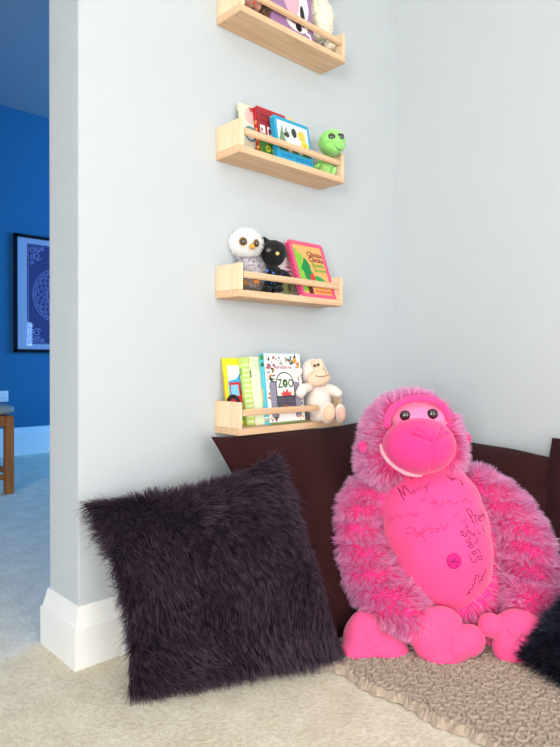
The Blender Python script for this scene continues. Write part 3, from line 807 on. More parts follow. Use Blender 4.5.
# ------------------------------------------------------------------ pink gorilla
YW = math.atan2(RH[1], RH[0])
gl = at(440, 640, 1.60); gl[2] = .012
G = thing('plush_gorilla', 'big pink furry toy gorilla sitting against the brown cushions, belly covered in handwriting', 'toy gorilla', tuple(gl), YW)
m_pf = mat('pink_plush', srgb(248, 88, 148), .85, var=.03, vscale=30, bump=.15, bscale=500, sheen=.35, spec=.15)
m_pb = mat('belly_plush', srgb(250, 80, 148), .85, var=.04, vscale=12, bump=.2, bscale=350, sheen=.35, spec=.15)
m_pm = mat('muzzle_plush', srgb(240, 60, 140), .8, var=.03, vscale=30, bump=.1, bscale=500, sheen=.3, spec=.15)
m_pl = mat('pale_pink_plush', srgb(254, 138, 186), .85, var=.03, vscale=30, sheen=.3, spec=.15)
m_lip = mat('lip_plush', srgb(252, 165, 185), .8, sheen=.3)
m_skin = mat('pink_backing', srgb(250, 60, 155), .9, sheen=.2)
m_pink = fur_mat('frosted_pink_fur', [(0, srgb(250, 70, 164)), (.35, srgb(252, 112, 188)), (.6, srgb(252, 172, 222)), (1, srgb(248, 232, 250))], srgb(244, 176, 226), trans=.5, gloss=.03)


def bvh(V, F): return BVHTree.FromPolygons([tuple(v) for v in V], [tuple(int(i) for i in f) for f in F])


def hit(b, px, py):
    d = Vector(_F + R_*(px-280)/FL - U_*(py-373.5)/FL).normalized()
    h = b.ray_cast(Vector(CAM), d)
    if h[0] is None:
        return None, None
    return np.array(h[0]), np.array(h[1])


# torso
TV, TF = remesh([vell(438, 548, 1.60, 58, 72, 46, ang=4, sub=5), vell(420, 500, 1.61, 52, 36, 40, sub=4), vell(448, 590, 1.57, 56, 44, 46, sub=4)], .007, 10)
TV[:, 2] = np.maximum(TV[:, 2], .016)
BV_, BF_ = remesh([vell(431, 506, 1.565, 50, 44, 40, sub=5), vell(436, 528, 1.553, 53, 50, 45, sub=5), vell(441, 550, 1.54, 50, 64, 50, sub=6, ang=5)], .005, 14)
BV_ = wrinkle(BV_, BF_, .0025, 22, 4)


def inbelly(Pp):
    q = Pp-CAM; dd = q@_F; x = 280+FL*(q@R_)/dd; y = 373.5-FL*(q@U_)/dd
    return (((x-431)/47)**2+((y-507)/40)**2 < 1) | (((x-441)/46)**2+((y-550)/58)**2 < 1)


fr_ = fur(TV, TF, 12000, .022, .0016, comb=(0, 0, -1), combw=.35, up=.8, rnd=.3, clumps=500, cl=.55, seed=41, mask=lambda Pp, N: ~(inbelly(Pp) & (N@(-FH) > 0)))
furry('torso', TV, TF, m_skin, m_pink, G, fr_)
WR = MB(); WR.add(BV_, BF_, 0)
bb = bvh(BV_, BF_)
m_ink = mat('marker_ink', srgb(120, 14, 66), .7); m_ink2 = mat('faded_marker_ink', srgb(214, 44, 112), .7)


def scribble(pts, r=.0006, m_=None):
    P_ = []
    for X, Y in pts:
        h, n2 = hit(bb, X, Y)
        if h is None: return None
        P_.append(h+n2*.0006)
    return tube(P_, r, 5)


def spline(pts, k=6):
    out = []; n = len(pts)
    for i in range(n-1):
        p0, p1, p2, p3 = pts[max(i-1, 0)], pts[i], pts[i+1], pts[min(i+2, n-1)]
        for j in range(k):
            t = j/k; out.append(tuple(.5*((2*p1[a])+(-p0[a]+p2[a])*t+(2*p0[a]-5*p1[a]+4*p2[a]-p3[a])*t*t+(-p0[a]+3*p1[a]-3*p2[a]+p3[a])*t**3) for a in range(len(p1))))
    out.append(tuple(pts[-1])); return out


def zz(r, x0, y0, sc, pts): return [(x0+(a-x0)*1, b) for a, b in pts]


def strokes(lst, r, m_):
    for s_ in lst:
        q = scribble(spline(s_, 5), r)
        if q: WR.add(q[0], q[1], 1 if m_ is m_ink else 2)


k9 = 60/560
def z1_(pts): return [(385+a*k9, 478+b*k9) for a, b in pts]
def z2_(pts): return [(440+a*k9, 470+b*k9) for a, b in pts]
def z3_(pts): return [(440+a*60/498, 530+b*90/747) for a, b in pts]
def z4_(pts): return [(380+a*.2143, 460+b*.2143) for a, b in pts]
# M of Merry
strokes([z1_([(185, 215), (120, 95)]), z1_([(120, 95), (190, 165)]), z1_([(190, 165), (170, 70), (245, 150)])], .0009, m_ink)
strokes([z1_([(255, 130), (285, 122), (262, 110), (258, 145), (290, 150)]), z1_([(300, 135), (298, 100), (315, 98)]), z1_([(330, 125), (330, 90), (350, 85)]), z1_([(365, 70), (385, 95), (408, 48)]), z1_([(385, 95), (395, 120), (375, 140)])], .0006, m_ink)
strokes([z1_([(330, 210), (345, 190), (350, 215), (395, 200)]), z1_([(430, 210), (470, 245), (475, 220)]), z1_([(520, 225), (540, 212), (550, 235)]), z1_([(20, 400), (60, 365), (80, 385), (60, 400)]), z1_([(100, 370), (120, 345), (140, 365), (175, 350)]), z1_([(200, 345), (240, 330), (245, 350), (300, 345)])], .0006, m_ink2)
# second line
strokes([z4_([(120, 320), (150, 315), (165, 330), (140, 345), (125, 335)]), z4_([(160, 350), (180, 338), (190, 352), (165, 358)]), z4_([(195, 318), (212, 325), (200, 342), (192, 330), (205, 365), (212, 380)]), z4_([(220, 325), (235, 315), (245, 335), (225, 340)]), z4_([(255, 322), (275, 318), (270, 335), (258, 335)]), z4_([(285, 300), (300, 325), (318, 295)])], .0008, m_ink2)
strokes([z4_([(230, 210), (260, 190), (270, 215), (300, 200)]), z4_([(310, 205), (330, 190), (345, 210), (370, 185)]), z4_([(385, 195), (400, 180), (410, 200), (440, 185)]), z4_([(335, 250), (350, 262), (370, 245)])], .0006, m_ink2)
# top marks by the neck
strokes([z4_([(50, 95), (70, 90), (60, 105), (80, 98)]), z4_([(90, 90), (105, 80), (100, 100)]), z4_([(130, 70), (150, 90)]), z2_([(60, 50), (120, 105)]), z2_([(95, 55), (110, 85), (130, 75), (115, 100)]), z2_([(130, 90), (150, 80), (160, 92)]), z2_([(175, 85), (215, 138), (195, 135)]), z4_([(60, 100), (45, 105)])], .0008, m_ink)
# Preet
strokes([z2_([(318, 500), (250, 375), (280, 370), (300, 410), (290, 440)]), z2_([(345, 490), (322, 425), (345, 425)]), z2_([(365, 450), (380, 440), (372, 425), (358, 440), (370, 475), (390, 468)]), z2_([(385, 400), (415, 450)]), z2_([(380, 430), (410, 415)])], .0009, m_ink)
# names running up the right side
strokes([z3_([(245, 215), (260, 250), (290, 270), (300, 235)]), z3_([(262, 185), (280, 200), (300, 190), (285, 175), (265, 185)]), z3_([(232, 130), (255, 150), (275, 130), (262, 118)]), z3_([(212, 85), (232, 110), (255, 95)]), z3_([(190, 35), (205, 55), (225, 40), (210, 25)]), z3_([(160, 5), (185, 20), (200, 5)]),
         z3_([(310, 215), (325, 245), (345, 240), (345, 215), (320, 220)]), z3_([(300, 165), (320, 165), (335, 190)]), z3_([(285, 110), (310, 95), (300, 75)]), z3_([(245, 5), (265, 45), (280, 25), (290, 60)])], .0008, m_ink)
strokes([z3_([(225, 545), (235, 515), (250, 525), (240, 500), (262, 490)]), z3_([(265, 485), (270, 455), (290, 440), (285, 415), (300, 400)]), z3_([(300, 400), (290, 375), (318, 380), (315, 400)]), z3_([(325, 440), (335, 410), (350, 415), (345, 385)]), z3_([(350, 390), (375, 345), (378, 325)])], .0007, m_ink)
strokes([z4_([(395, 320), (405, 312), (400, 300), (412, 318)]), z4_([(398, 345), (410, 335), (405, 325), (418, 338)]), z4_([(385, 330), (380, 350), (392, 352)]), z4_([(405, 375), (420, 368), (412, 355)]), z4_([(410, 400), (425, 392), (418, 380)]),
         z4_([(455, 330), (462, 345), (470, 338)]), z4_([(480, 315), (486, 335)])], .0007, m_ink)
strokes([z4_([(60, 130), (62, 115), (75, 118)]), z4_([(240, 190), (255, 205), (265, 185)]), z4_([(150, 250), (170, 262), (175, 248)]), z4_([(380, 280), (392, 290), (400, 276)])], .0006, m_ink2)
belly = WR.mk('belly_panel', [m_pb, m_ink, m_ink2], G, smooth=True, label='smooth hot pink belly with dark handwriting')
# navel
h, n2 = hit(bb, 454, 561)
Vn, Fn = vell(454, 561, 1.5, 7, 7.6, 2.2, sub=3); Vn = Vn-Vn.mean(0)+h+n2*.0005
mk('navel', Vn, Fn, mat('navel_plush', srgb(214, 36, 130), .85), belly)
mb = MB()
for a, b in (((450, 561), (458, 561)), ((453, 561), (454, 557.5))):
    q1 = h+n2*.0062+(at(*a, 1.5)-at(454, 561, 1.5)); q2 = h+n2*.0062+(at(*b, 1.5)-at(454, 561, 1.5)); mb.tube([q1, q2], .0008, n=6)
mb.mk('navel_stitch', m_ink, belly)

# head
HV, HF = remesh([vell(411, 438, 1.60, 45, 42, 44, sub=5), vell(385, 458, 1.59, 24, 24, 30, sub=4), vell(438, 452, 1.60, 21, 28, 30, sub=4), vell(415, 480, 1.61, 40, 18, 30, sub=4)], .006, 10)


def facemask(Pp, N):
    q = Pp-CAM; dd = q@_F; x = 280+FL*(q@R_)/dd; y = 373.5-FL*(q@U_)/dd
    face = (((x-419)/32)**2+((y-420)/21)**2 < 1) | (((x-420)/36)**2+((y-448)/28)**2 < 1)
    return ~(face & (N@(-FH) > .0))


hc = HV.mean(0)
fr_ = fur(HV, HF, 34000, .031, .0015, combf=lambda Pp, N: (Pp-at(419, 435, 1.50))*3.2, combw=.55, up=.6, rnd=.22, clumps=1700, cl=.5, droop=.03, seed=43, mask=facemask)
furry('head', HV, HF, m_skin, m_pink, G, fr_)
FV, FF_ = vell(419, 418, 1.512, 29, 17, 21, sub=5); mk('face_patch', FV, FF_, m_pl, G, label='pale pink patch around the eyes')
fb = bvh(FV, FF_)
# brow ridge
ar = [(387, 428), (388, 417), (394, 408), (402, 402.5), (412, 399), (422, 399), (432, 400.5), (441, 405), (446.5, 412), (449, 421)]
arp = [at(x, y, 1.471+.012*abs(i-4.5)/4.5) for i, (x, y) in enumerate(ar)]
pts = spline([tuple(p) for p in arp], 5); rr2 = [.0092*(1+.03*math.sin(i*1.1)) for i in range(len(pts))]; rr2[0] = rr2[-1] = .005; rr2[1] = rr2[-2] = .008
Vb, Fb = tube(pts, rr2, 14); mk('brow_ridge', Vb, Fb, mat('brow_plush', srgb(244, 72, 144), .85, var=.03, sheen=.3, spec=.15), G)
# muzzle
MV, MF = vell(419, 446, 1.475, 36.3, 28.5, 33, sub=6, lean=10)
q = MV-CAM; dd = q@_F; mx_ = 280+FL*(q@R_)/dd; my_ = 373.5-FL*(q@U_)/dd; Nm = vnorm(MV, MF); fw = np.clip(Nm@(-FH)*1.5, 0, 1)
dx = mx_-431; dy = my_-441; rr3 = np.hypot(dx, dy); tt = np.arctan2(-dy, dx)
def crease(x0, y0, x1, y1, w, a):
    ex, ey = x1-x0, y1-y0; t = np.clip(((mx_-x0)*ex+(my_-y0)*ey)/(ex*ex+ey*ey), 0, 1); dist = np.hypot(mx_-(x0+t*ex), my_-(y0+t*ey)); return a*np.exp(-(dist/w)**2)
disp = .012*np.exp(-((dx+1)/13)**2-((dy+3)/9)**2)
disp -= crease(411, 433, 430, 442, 1.5, .013)+crease(447, 433, 433, 442, 1.5, .013)+crease(417, 430, 430, 440, 1.2, .007)+crease(442, 429, 433, 440, 1.2, .007)+crease(431, 446, 431, 474, 1.2, .003)+crease(430, 432, 431, 446, 1.1, .0035)+crease(440, 432, 432, 444, 1.1, .003)
disp += crease(416, 431, 428, 439, 1.8, .003)+crease(444, 431, 434, 440, 1.8, .003)
MV = MV+Nm*(disp*fw)[:, None]
mk('muzzle', MV, MF, m_pm, G, label='smooth deep pink snout with pinched nose')
lp = [(380.5, 444, 1.476), (382, 451, 1.468), (387, 459, 1.460), (395, 466.5, 1.455), (405, 472.5, 1.452), (414, 475.2, 1.454), (422, 475.8, 1.462)]
pts = spline([tuple(at(*p)) for p in lp], 5); n_ = len(pts); Vb, Fb = tube(pts, [.0062*math.sin(math.pi*(.06+.88*i/(n_-1)))**.6 for i in range(n_)], 10); mk('lip', Vb, Fb, m_lip, G, label='pale pink lip line')
m_eye = mat('eye_plastic', (.012, .007, .005), .08, var=.2, spec=.8, coat=.6)
for (x, y) in ((405.2, 415.5), (432.5, 414)):
    h, n2 = hit(fb, x, y)
    Ve, Fe = vell(x, y, 1.46, 5.6, 5.4, 4, sub=4); Ve = Ve-Ve.mean(0)+h
    mk('eye', Ve, Fe, m_eye, G)
for (x, y, d) in ((363, 447, 1.54), (466, 438, 1.56)):
    s_ = -1 if x < 400 else 1
    Ve, Fe = vell(x, y, d+.004, 5.2, 6.2, 5, sub=4, ang=15)
    Ne = vnorm(Ve, Fe); c0 = at(x, y, d-.01); dist = np.linalg.norm(Ve-c0, axis=1); Ve = Ve+FH*(.007*np.exp(-(dist/.007)**2))[:, None]
    mk('ear', Ve, Fe, m_pm, G)
# arms
for seed, ch in ((51, [(372, 492, 1.62, 19), (359, 515, 1.60, 22), (359, 545, 1.57, 23.5), (370, 573, 1.53, 25), (388, 596, 1.49, 24), (405, 611, 1.455, 20), (417, 622, 1.43, 14)]),
                 (52, [(478, 490, 1.63, 20), (504, 510, 1.60, 22), (523, 540, 1.57, 23), (531, 570, 1.53, 24), (531, 592, 1.50, 23), (526, 606, 1.46, 18)])):
    AV, AF = remesh(spheres(ch, 6, 3), .006, 8)
    pth = np.array([at(*c[:3]) for c in ch]); dirs = np.gradient(pth, axis=0); dirs /= np.linalg.norm(dirs, axis=1, keepdims=True)
    def cf(Pp, N, pth=pth, dirs=dirs):
        k = ((Pp[:, None]-pth[None])**2).sum(2).argmin(1); band = np.sin(nz(Pp, 8, 3)*2+((Pp[:, 2])*150))
        return dirs[k]*(.35+.36*band)[:, None]
    fr_ = fur(AV, AF, 30000, .029, .0014, combf=cf, combw=.9, up=.65, rnd=.2, clumps=1500, cl=.5, seed=seed)
    furry('arm', AV, AF, m_skin, m_pink, G, fr_)
# legs (mostly hidden behind the hands) and feet
for seed, ch in ((53, [(412, 612, 1.56, 22), (385, 632, 1.49, 19)]), (54, [(462, 612, 1.56, 22), (500, 628, 1.50, 19)])):
    AV, AF = remesh(spheres(ch, 6, 3), .006, 6); AV[:, 2] = np.maximum(AV[:, 2], .014)
    fr_ = fur(AV, AF, 5000, .022, .0015, comb=(0, 0, -1), combw=.3, up=.7, rnd=.25, clumps=200, cl=.6, seed=seed)
    furry('leg', AV, AF, m_skin, m_pink, G, fr_)


def mitt(name, parts, seed, creases=()):
    V, F = remesh([vell(*p, sub=4) for p in parts], .0045, 7)
    V = wrinkle(V, F, .0016, 45, seed)
    q = V-CAM; dd = q@_F; X = 280+FL*(q@R_)/dd; Y = 373.5-FL*(q@U_)/dd; N = vnorm(V, F); fw = np.clip(N@(-FH)+.3, 0, 1)
    for x0, y0, x1, y1, w, a in creases:
        ex, ey = x1-x0, y1-y0; t = np.clip(((X-x0)*ex+(Y-y0)*ey)/(ex*ex+ey*ey), 0, 1); dist = np.hypot(X-(x0+t*ex), Y-(y0+t*ey)); V = V-N*(a*np.exp(-(dist/w)**2)*fw)[:, None]
    V[:, 2] = np.maximum(V[:, 2], .0145)
    mk(name, V, F, m_pf, G)


mitt('foot', [(362, 637, 1.46, 19, 27, 18, -12), (385, 648, 1.44, 25, 16, 18, -12), (357, 652, 1.43, 18, 12.5, 16, 0)], 61, [(364, 630, 370, 652, 1.5, .004), (380, 640, 362, 655, 1.6, .003)])
mitt('foot', [(508, 634, 1.50, 20, 22, 16, 0), (488, 640, 1.49, 10, 12, 12, 0)], 62)
mitt('hand', [(418, 633, 1.42, 14, 13, 12, 0), (436, 628, 1.415, 27, 21, 15, 20), (432, 643, 1.405, 19, 20, 14, 0), (452, 646, 1.40, 20, 19, 14, 0), (470, 641, 1.405, 15, 17, 12, -20), (444, 656, 1.395, 20, 12, 12, 0)], 63, [(452, 622, 449, 655, 1.6, .005), (440, 632, 462, 648, 1.5, .003), (466, 619, 458, 630, 2.4, .008), (430, 650, 440, 638, 1.5, .003)])
mitt('hand', [(518, 630, 1.415, 26, 21, 15, 0), (513, 648, 1.405, 21, 20, 13, -25), (490, 625, 1.41, 12, 12, 11, 0), (535, 642, 1.42, 15, 20, 12, 0)], 64, [(500, 622, 510, 636, 1.6, .004), (512, 650, 524, 636, 1.6, .004)])

# ------------------------------------------------------------------ small toys on the shelves


def base(px, py, d, z):
    b = at(px, py, d); b[2] = z; return tuple(b)


def part(name, vf, mt, par, **k): return mk(name, vf[0], vf[1], mt, par, **k)


def fluff(name, V, F, skin, fm, par, n, L, w, seed, **k):
    fr_ = fur(V, F, n, L, w, seed=seed, **k); return furry(name, V, F, skin, fm, par, fr_)


def smile(name, pts, r, mt, par): V, F = tube(spline([tuple(at(*p)) for p in pts], 5), r, 6); mk(name, V, F, mt, par)


# cream monkey, lowest shelf
d0 = 1.80
m_cr = mat('cream_plush', srgb(246, 232, 222), .9, var=.03, vscale=60, bump=.3, bscale=700, sheen=.4); m_tan = mat('tan_plush', srgb(238, 208, 178), .9, var=.03, sheen=.3)
m_th = mat('brown_thread', srgb(90, 50, 40), .7)
t = thing('plush_monkey', 'cream toy monkey sitting on the end of the lowest shelf, feet over the rail', 'toy monkey', base(320, 420, d0, SZ[3]+PTH), YW)
BV1, BF1 = remesh([vell(318.5, 401, d0, 13, 18, 12), vell(317, 390, d0, 10, 10, 10)], .003, 5); part('torso', (BV1, BF1), m_cr, t)
part('head', vell(313.5, 372.5, d0-.005, 13.5, 14, 13, sub=5), m_cr, t)
Vf, Ff = remesh([vell(318.5, 378, d0-.042, 12, 9, 8, ang=12), vell(315.5, 366, d0-.033, 5, 7, 5), vell(320, 366, d0-.035, 4.5, 6, 5)], .002, 5); part('face', (Vf, Ff), m_tan, t)
smile('mouth', [(315.5, 375.6, d0-.067), (319, 376.4, d0-.071), (325, 376, d0-.069), (330, 374.2, d0-.058)], .0009, m_th, t)
smile('nose_seam', [(321.5, 367.5, d0-.058), (324.5, 369.5, d0-.066), (326, 374, d0-.066)], .0006, m_th, t)
for x, y in ((314.7, 365.8), (318.2, 364.8)): part('eye', vell(x, y, d0-.049, 1.5, 1.6, 1.2, sub=3), m_eye, t)
part('ear', vell(296.5, 373.5, d0-.052, 7, 4.4, 3, ang=42), m_cr, t); part('ear', vell(319.5, 361.5, d0+.01, 3, 3, 3), m_cr, t)
V, F = remesh(spheres([(309, 387, d0-.04, 4.5), (303, 389, d0-.065, 5.4), (300.5, 393, d0-.075, 5)], 4), .0025, 4); part('arm', (V, F), m_cr, t); V, F = remesh(spheres([(327, 388, d0-.01, 4.5), (333, 390.5, d0-.015, 5.4), (338, 393.5, d0-.02, 4.6)], 4), .0025, 4); part('arm', (V, F), m_cr, t)
V, F = remesh(spheres([(315, 418, d0-.01, 5), (321, 417, d0-.05, 5.0)], 5), .0025, 4); part('leg', (V, F), m_cr, t)
V, F = remesh(spheres([(330, 414, d0-.02, 5), (337, 414, d0-.05, 5.0)], 5), .0025, 4); part('leg', (V, F), m_cr, t)
f1 = part('foot', vell(327.8, 413, d0-.082, 7.8, 10.6, 5, ang=-6), m_cr, t); part('sole', vell(329, 413, d0-.092, 6.2, 8.8, 3.6, ang=-6), mat('sole_tan', srgb(238, 204, 172), .9, sheen=.3), f1)
f2 = part('foot', vell(340.5, 413.5, d0-.07, 5.6, 9.6, 5, ang=4), m_cr, t); part('sole', vell(341.6, 413.8, d0-.079, 4.4, 7.8, 3.6, ang=4), mat('sole_pink', srgb(240, 196, 178), .9, sheen=.3), f2)

# owl, third shelf
d0 = 1.665
t = thing('plush_owl', 'fluffy toy owl with white face and grey body on third shelf', 'toy owl', base(248, 292, d0, SZ[2]+PTH), YW)
m_wf = fur_mat('white_fluff', [(0, srgb(252, 252, 252)), (.5, srgb(254, 254, 254)), (1, srgb(255, 255, 255))], srgb(255, 255, 255), trans=.5)
m_gf = fur_mat('marbled_grey_fluff', [(0, srgb(150, 136, 142)), (.4, srgb(215, 208, 212)), (.7, srgb(250, 248, 250)), (1, srgb(255, 255, 255))], srgb(120, 104, 116), trans=.5)
m_ws = mat('white_backing', srgb(240, 240, 238), .9); m_gs = mat('grey_backing', srgb(205, 196, 202), .9)
V, F = remesh([vell(248.5, 273, d0, 16, 17.5, 13)], .004, 3); fluff('torso', V, F, m_gs, m_gf, t, 2600, .010, .0013, 71, up=.8, rnd=.6, clumps=260, cl=.5, tuft_noise=200)
V, F = vell(246, 243.5, d0-.012, 16.5, 14.6, 15, sub=4)
def om(Pp, N): return np.ones(len(Pp), bool)
fluff('head', V, F, m_ws, m_wf, t, 2200, .0062, .0011, 72, up=.9, rnd=.5, clumps=260, cl=.45, tuft_noise=150)
for x, y, rx, dd in ((243, 241.3, 4.4, 1), (256.2, 243.2, 3.2, .9)):
    e = part('eye', vell(x, y, d0-.056*dd, rx, 4.4, 2.4, sub=3), mat('amber_plastic', srgb(176, 128, 40), .2, spec=.6), t, label='amber ringed black eye')
    part('pupil', vell(x+.2, y+.1, d0-.0605*dd, rx*.74, 3.3, 2.0, sub=3), m_eye, e)
part('beak', vell(252, 246.5, d0-.062, 3.0, 3.2, 3.2, sub=3), mat('gold_vinyl', srgb(224, 164, 72), .3, spec=.6), t)
for x in (244, 256): part('foot', vell(x, 281.5 if x > 250 else 283, d0-.045, 4.2, 3.2, 4, sub=3), mat('brown_felt', srgb(190, 130, 70), .7), t)

# black toy bat/cat next to the owl
d0 = 1.70
t = thing('plush_cat', 'small black toy animal with gold eyes and blue glitter, beside the owl', 'toy cat', base(276, 292, d0, SZ[2]+PTH), YW)
m_bk = mat('black_plush', srgb(14, 15, 16), .75, var=.3, vscale=200, bump=.5, bscale=600, sheen=.15)
V, F = remesh([vell(273.5, 253.5, d0, 12.6, 13.5, 11, sub=4), vell(279.5, 252, d0, 7, 10, 8), vell(267, 243.5, d0, 5.0, 4.5, 4, ang=20)], .003, 4); part('head', (V, F), m_bk, t)
V, F = remesh([vell(273.5, 279, d0, 10.5, 14, 9.5)], .003, 3); part('torso', (V, F), m_bk, t)
part('arm', vell(284, 273.5, d0-.015, 6.5, 3.4, 4, ang=-25), m_bk, t); part('arm', vell(264, 275, d0-.018, 3.5, 6, 4, ang=15), m_bk, t)
for x in (267, 279): part('foot', vell(x, 289.3, d0-.035, 5, 3.4, 6), m_bk, t)
part('eye', vell(277.5, 253.5, d0-.048, 2.0, 1.9, 1.5, sub=3), mat('gold_eye', srgb(226, 200, 120), .15, spec=.8), t); e = part('eye', vell(268.5, 250.3, d0-.052, 2.8, 2.6, 1.2, sub=3), m_eye, t)
V, F = tube([tuple(at(268.5+3.0*math.cos(a), 250.3-2.9*math.sin(a), d0-.0535)) for a in np.linspace(.2, 2.9, 12)], .0005, 5); mk('eye_rim', V, F, mat('bronze_rim', srgb(96, 76, 60), .4), e)
part('ear', vell(265.5, 241.5, d0, 3.4, 5, 3, ang=35), m_bk, t)
m_gl = mat('blue_glitter', srgb(70, 140, 255), .2, metal=.3, spec=1)
mb = MB(); r8 = random.Random(8)
for i in range(22):
    x = r8.uniform(265, 283); y = r8.uniform(268, 290); V, F = vell(x, y, d0-.05*math.sqrt(max(.02, 1-((x-273.5)/11)**2)), .55, .55, .5, sub=1); mb.add(V, F)
for x, y in ((267.3, 270.8), (273.3, 273)): V, F = vell(x, y, d0-.045, 1.2, 1.2, 1, sub=2); mb.add(V, F)
mb.mk('glitter_spots', m_gl, t)['kind'] = 'stuff'

# green turtle on second shelf
d0 = 1.80
m_gn = mat('green_plush', srgb(150, 222, 118), .85, var=.2, vscale=45, bump=.4, bscale=500, sheen=.4); m_gd = mat('dark_green_plush', srgb(60, 130, 60), .85, var=.1); m_gl2 = mat('lime_plush', srgb(170, 225, 130), .85, var=.06, sheen=.4)
t = thing('plush_turtle', 'round headed bright green toy turtle at the end of second shelf', 'toy turtle', base(326, 170, d0, SZ[1]+PTH), YW)
V, F = remesh([vell(332, 142.8, d0-.01, 14, 12.9, 13, sub=5), vell(334, 145.5, d0-.03, 10.5, 8, 8)], .003, 6); part('head', (V, F), m_gn, t)
hb_ = bvh(V, F)
for x, y in ((331.8, 136.3), (340.6, 136.2)):
    h, n2 = hit(hb_, x, y); 
    if h is None: h = at(x, y, d0-.04)
    Ve, Fe = vell(x, y, d0, 3.7, 2.9, 1.6, ang=-12, sub=3); Ve = Ve-Ve.mean(0)+h; mk('eye', Ve, Fe, m_eye, t)
sp = []
for x, y in ((335, 145.5), (337.5, 148.3), (340.5, 150.2), (343.2, 150)):
    h, n2 = hit(hb_, x, y)
    if h is not None: sp.append(tuple(h+n2*.0005))
V, F = tube(spline(sp, 4), .0008, 6); mk('mouth', V, F, mat('dark_thread', srgb(30, 50, 20), .6), t)
V, F = remesh([vell(325.5, 167, d0+.03, 9.5, 12, 8)], .003, 3); part('torso', (V, F), m_gl2, t)
part('shell', vell(327, 165, d0+.045, 10, 12, 6), m_gd, t)
part('flipper', vell(316.5, 166.5, d0+.004, 5.2, 2.6, 3, ang=32), m_gn, t); part('flipper', vell(333.5, 171.5, d0+.012, 2.6, 5, 3, ang=-12), m_gl2, t)

# curly lamb on topmost shelf
d0 = 1.82
m_lf = fur_mat('curly_cream_wool', [(0, srgb(250, 240, 218)), (.5, srgb(254, 248, 234)), (1, srgb(255, 254, 248))], srgb(250, 242, 226), trans=.5)
m_ls = mat('wool_backing', srgb(250, 242, 224), .95)
t = thing('plush_lamb', 'curly cream toy lamb at the right end of the topmost shelf', 'toy lamb', base(323, 35, d0, SZ[0]+PTH), YW)


def curly(name, V, F, amp, sc, seed, n):
    V = wrinkle(V, F, amp, sc, seed); V = wrinkle(V, F, amp*.5, sc*2.2, seed+1)
    fluff(name, V, F, m_ls, m_lf, t, n//2, .005, .0016, seed, up=.7, rnd=.8, clumps=300, cl=.8, tuft_noise=300)


V, F = remesh([vell(321, 18, d0, 12, 22, 11, ang=8, sub=5)], .003, 2); curly('torso', V, F, .0035, 130, 81, 5000)
V, F = remesh([vell(318, -20, d0-.005, 15, 14, 13, sub=5)], .003, 2); curly('head', V, F, .0035, 130, 83, 4500)
part('muzzle', vell(320, -16, d0-.045, 8, 7, 6), m_cr, t)
for x, a in ((302, 30), (334, -30)): part('ear', vell(x, -22, d0, 5, 9, 3, ang=a), m_cr, t)
for x in (314.5, 324): part('eye', vell(x, -22, d0-.052, 1.5, 1.6, 1.2, sub=3), m_eye, t)
for (x, y) in ((316, 36), (330, 45)): V, F = remesh([vell(x, y, d0-.012, 5.6, 5.0, 5, sub=4)], .002, 2); curly('foot', V, F, .0022, 160, 85, 1200)
# two small soft toys at the left of the topmost shelf
d0 = 1.64
m_pe = mat('peach_plush', srgb(226, 168, 150), .9, var=.12, vscale=120, bump=.4, bscale=500, sheen=.3)
t = thing('plush_mouse', 'small peach soft toy at left end of the topmost shelf', 'soft toy', base(252, 10, d0, SZ[0]+PTH), YW)
V, F = remesh([vell(250, -2, d0, 8, 11, 9), vell(248, 5, d0-.02, 5, 4, 6), vell(258, 7, d0-.02, 4, 4, 6)], .003, 4); part('torso', (V, F), m_pe, t)
part('head', vell(250, -20, d0, 10, 10, 9), m_pe, t); part('nose', vell(254.5, 2.5, d0-.055, 1.8, 1.4, 1.4, sub=3), mat('coral_red', srgb(215, 80, 60), .5), t)
for x in (242, 258): part('ear', vell(x, -30, d0, 5, 5, 3), m_pe, t)
for x in (247, 254): part('eye', vell(x, -21, d0-.024, 1.3, 1.3, 1, sub=3), m_eye, t)
d0 = 1.62
m_lp = fur_mat('mottled_brown_fluff', [(0, srgb(90, 60, 45)), (.5, srgb(160, 125, 100)), (1, srgb(235, 222, 205))], srgb(90, 62, 50), trans=.3)
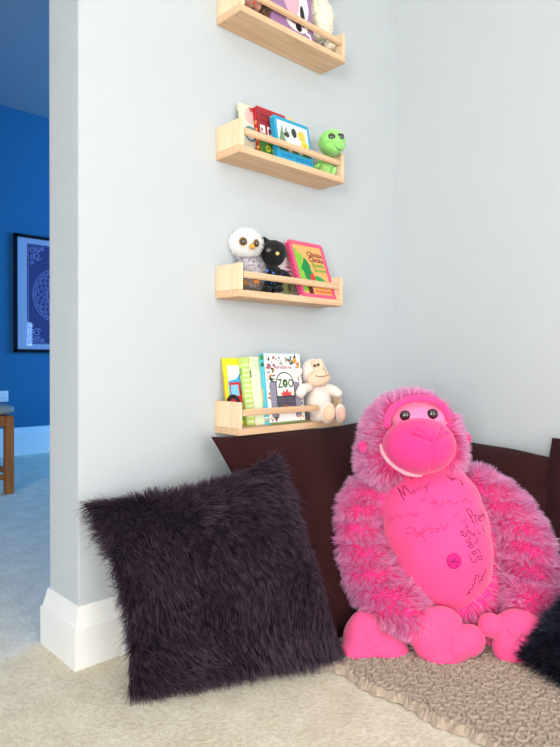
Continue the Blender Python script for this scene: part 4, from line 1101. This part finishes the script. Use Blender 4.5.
t = thing('plush_kitten', 'small mottled brown and white soft toy beside the purple book', 'soft toy', base(263, 16, 1.64, SZ[0]+PTH), YW)
V, F = remesh([vell(264.5, 10, 1.635, 7, 9.5, 6)], .003, 3); fluff('torso', V, F, mat('brown_backing', srgb(130, 95, 75), .9), m_lp, t, 1800, .007, .0013, 88, up=.8, rnd=.6, clumps=140, cl=.6, tuft_noise=250)
part('head', vell(264, -6, 1.635, 8, 8, 7), mat('brown_backing', srgb(130, 95, 75), .9), t)
for x in (262, 266.5): part('eye', vell(x, 9.5, 1.617, 1.2, 1.2, 1, sub=3), m_eye, t)

# ------------------------------------------------------------------ light


def area(name, loc, look, sx, sy, power, col, spread=180):
    l = bpy.data.lights.new(name, 'AREA'); l.shape = 'RECTANGLE'; l.size = sx; l.size_y = sy; l.energy = power; l.color = col
    l.spread = math.radians(spread)
    o = bpy.data.objects.new(name, l); C.objects.link(o); o.location = loc
    o.rotation_euler = (Vector(look)-Vector(loc)).to_track_quat('-Z', 'Y').to_euler(); return o


area('daylight_window_1', (X0+.02, -2.6, 1.0), (0, -1.2, .5), 1.3, 1.4, 80, (1, .985, .965))
area('daylight_window_2', (-1.6, Y0+.02, 1.1), (-1.0, 0, .4), 1.5, 1.4, 34, (1, .985, .965))
area('ceiling_lamp', (-2.45, -1.75, H-.03), (-2.45, -1.75, 0), .32, .32, 8, (1, .97, .92))
area('daylight_window_3', (2.48, 1.65, 1.5), (0, 1.9, .9), 1.4, 1.1, 95, (.07, .42, 1))
area('picture_glint_light', (1.1, WT+.02, .98), (1.1, 3, .98), .06, .28, .35, (.25, .5, 1))  # small unseen light, added so the picture glass reflects a blue glint
w = bpy.data.worlds.new('world'); SC.world = w; w.use_nodes = True
w.node_tree.nodes['Background'].inputs[0].default_value = (.75, .87, 1, 1); w.node_tree.nodes['Background'].inputs[1].default_value = 1.0
SC.view_settings.view_transform = 'Standard'; SC.view_settings.look = 'None'; SC.view_settings.gamma = 1; SC.view_settings.use_curve_mapping = False
SC.view_settings.exposure = 0.21
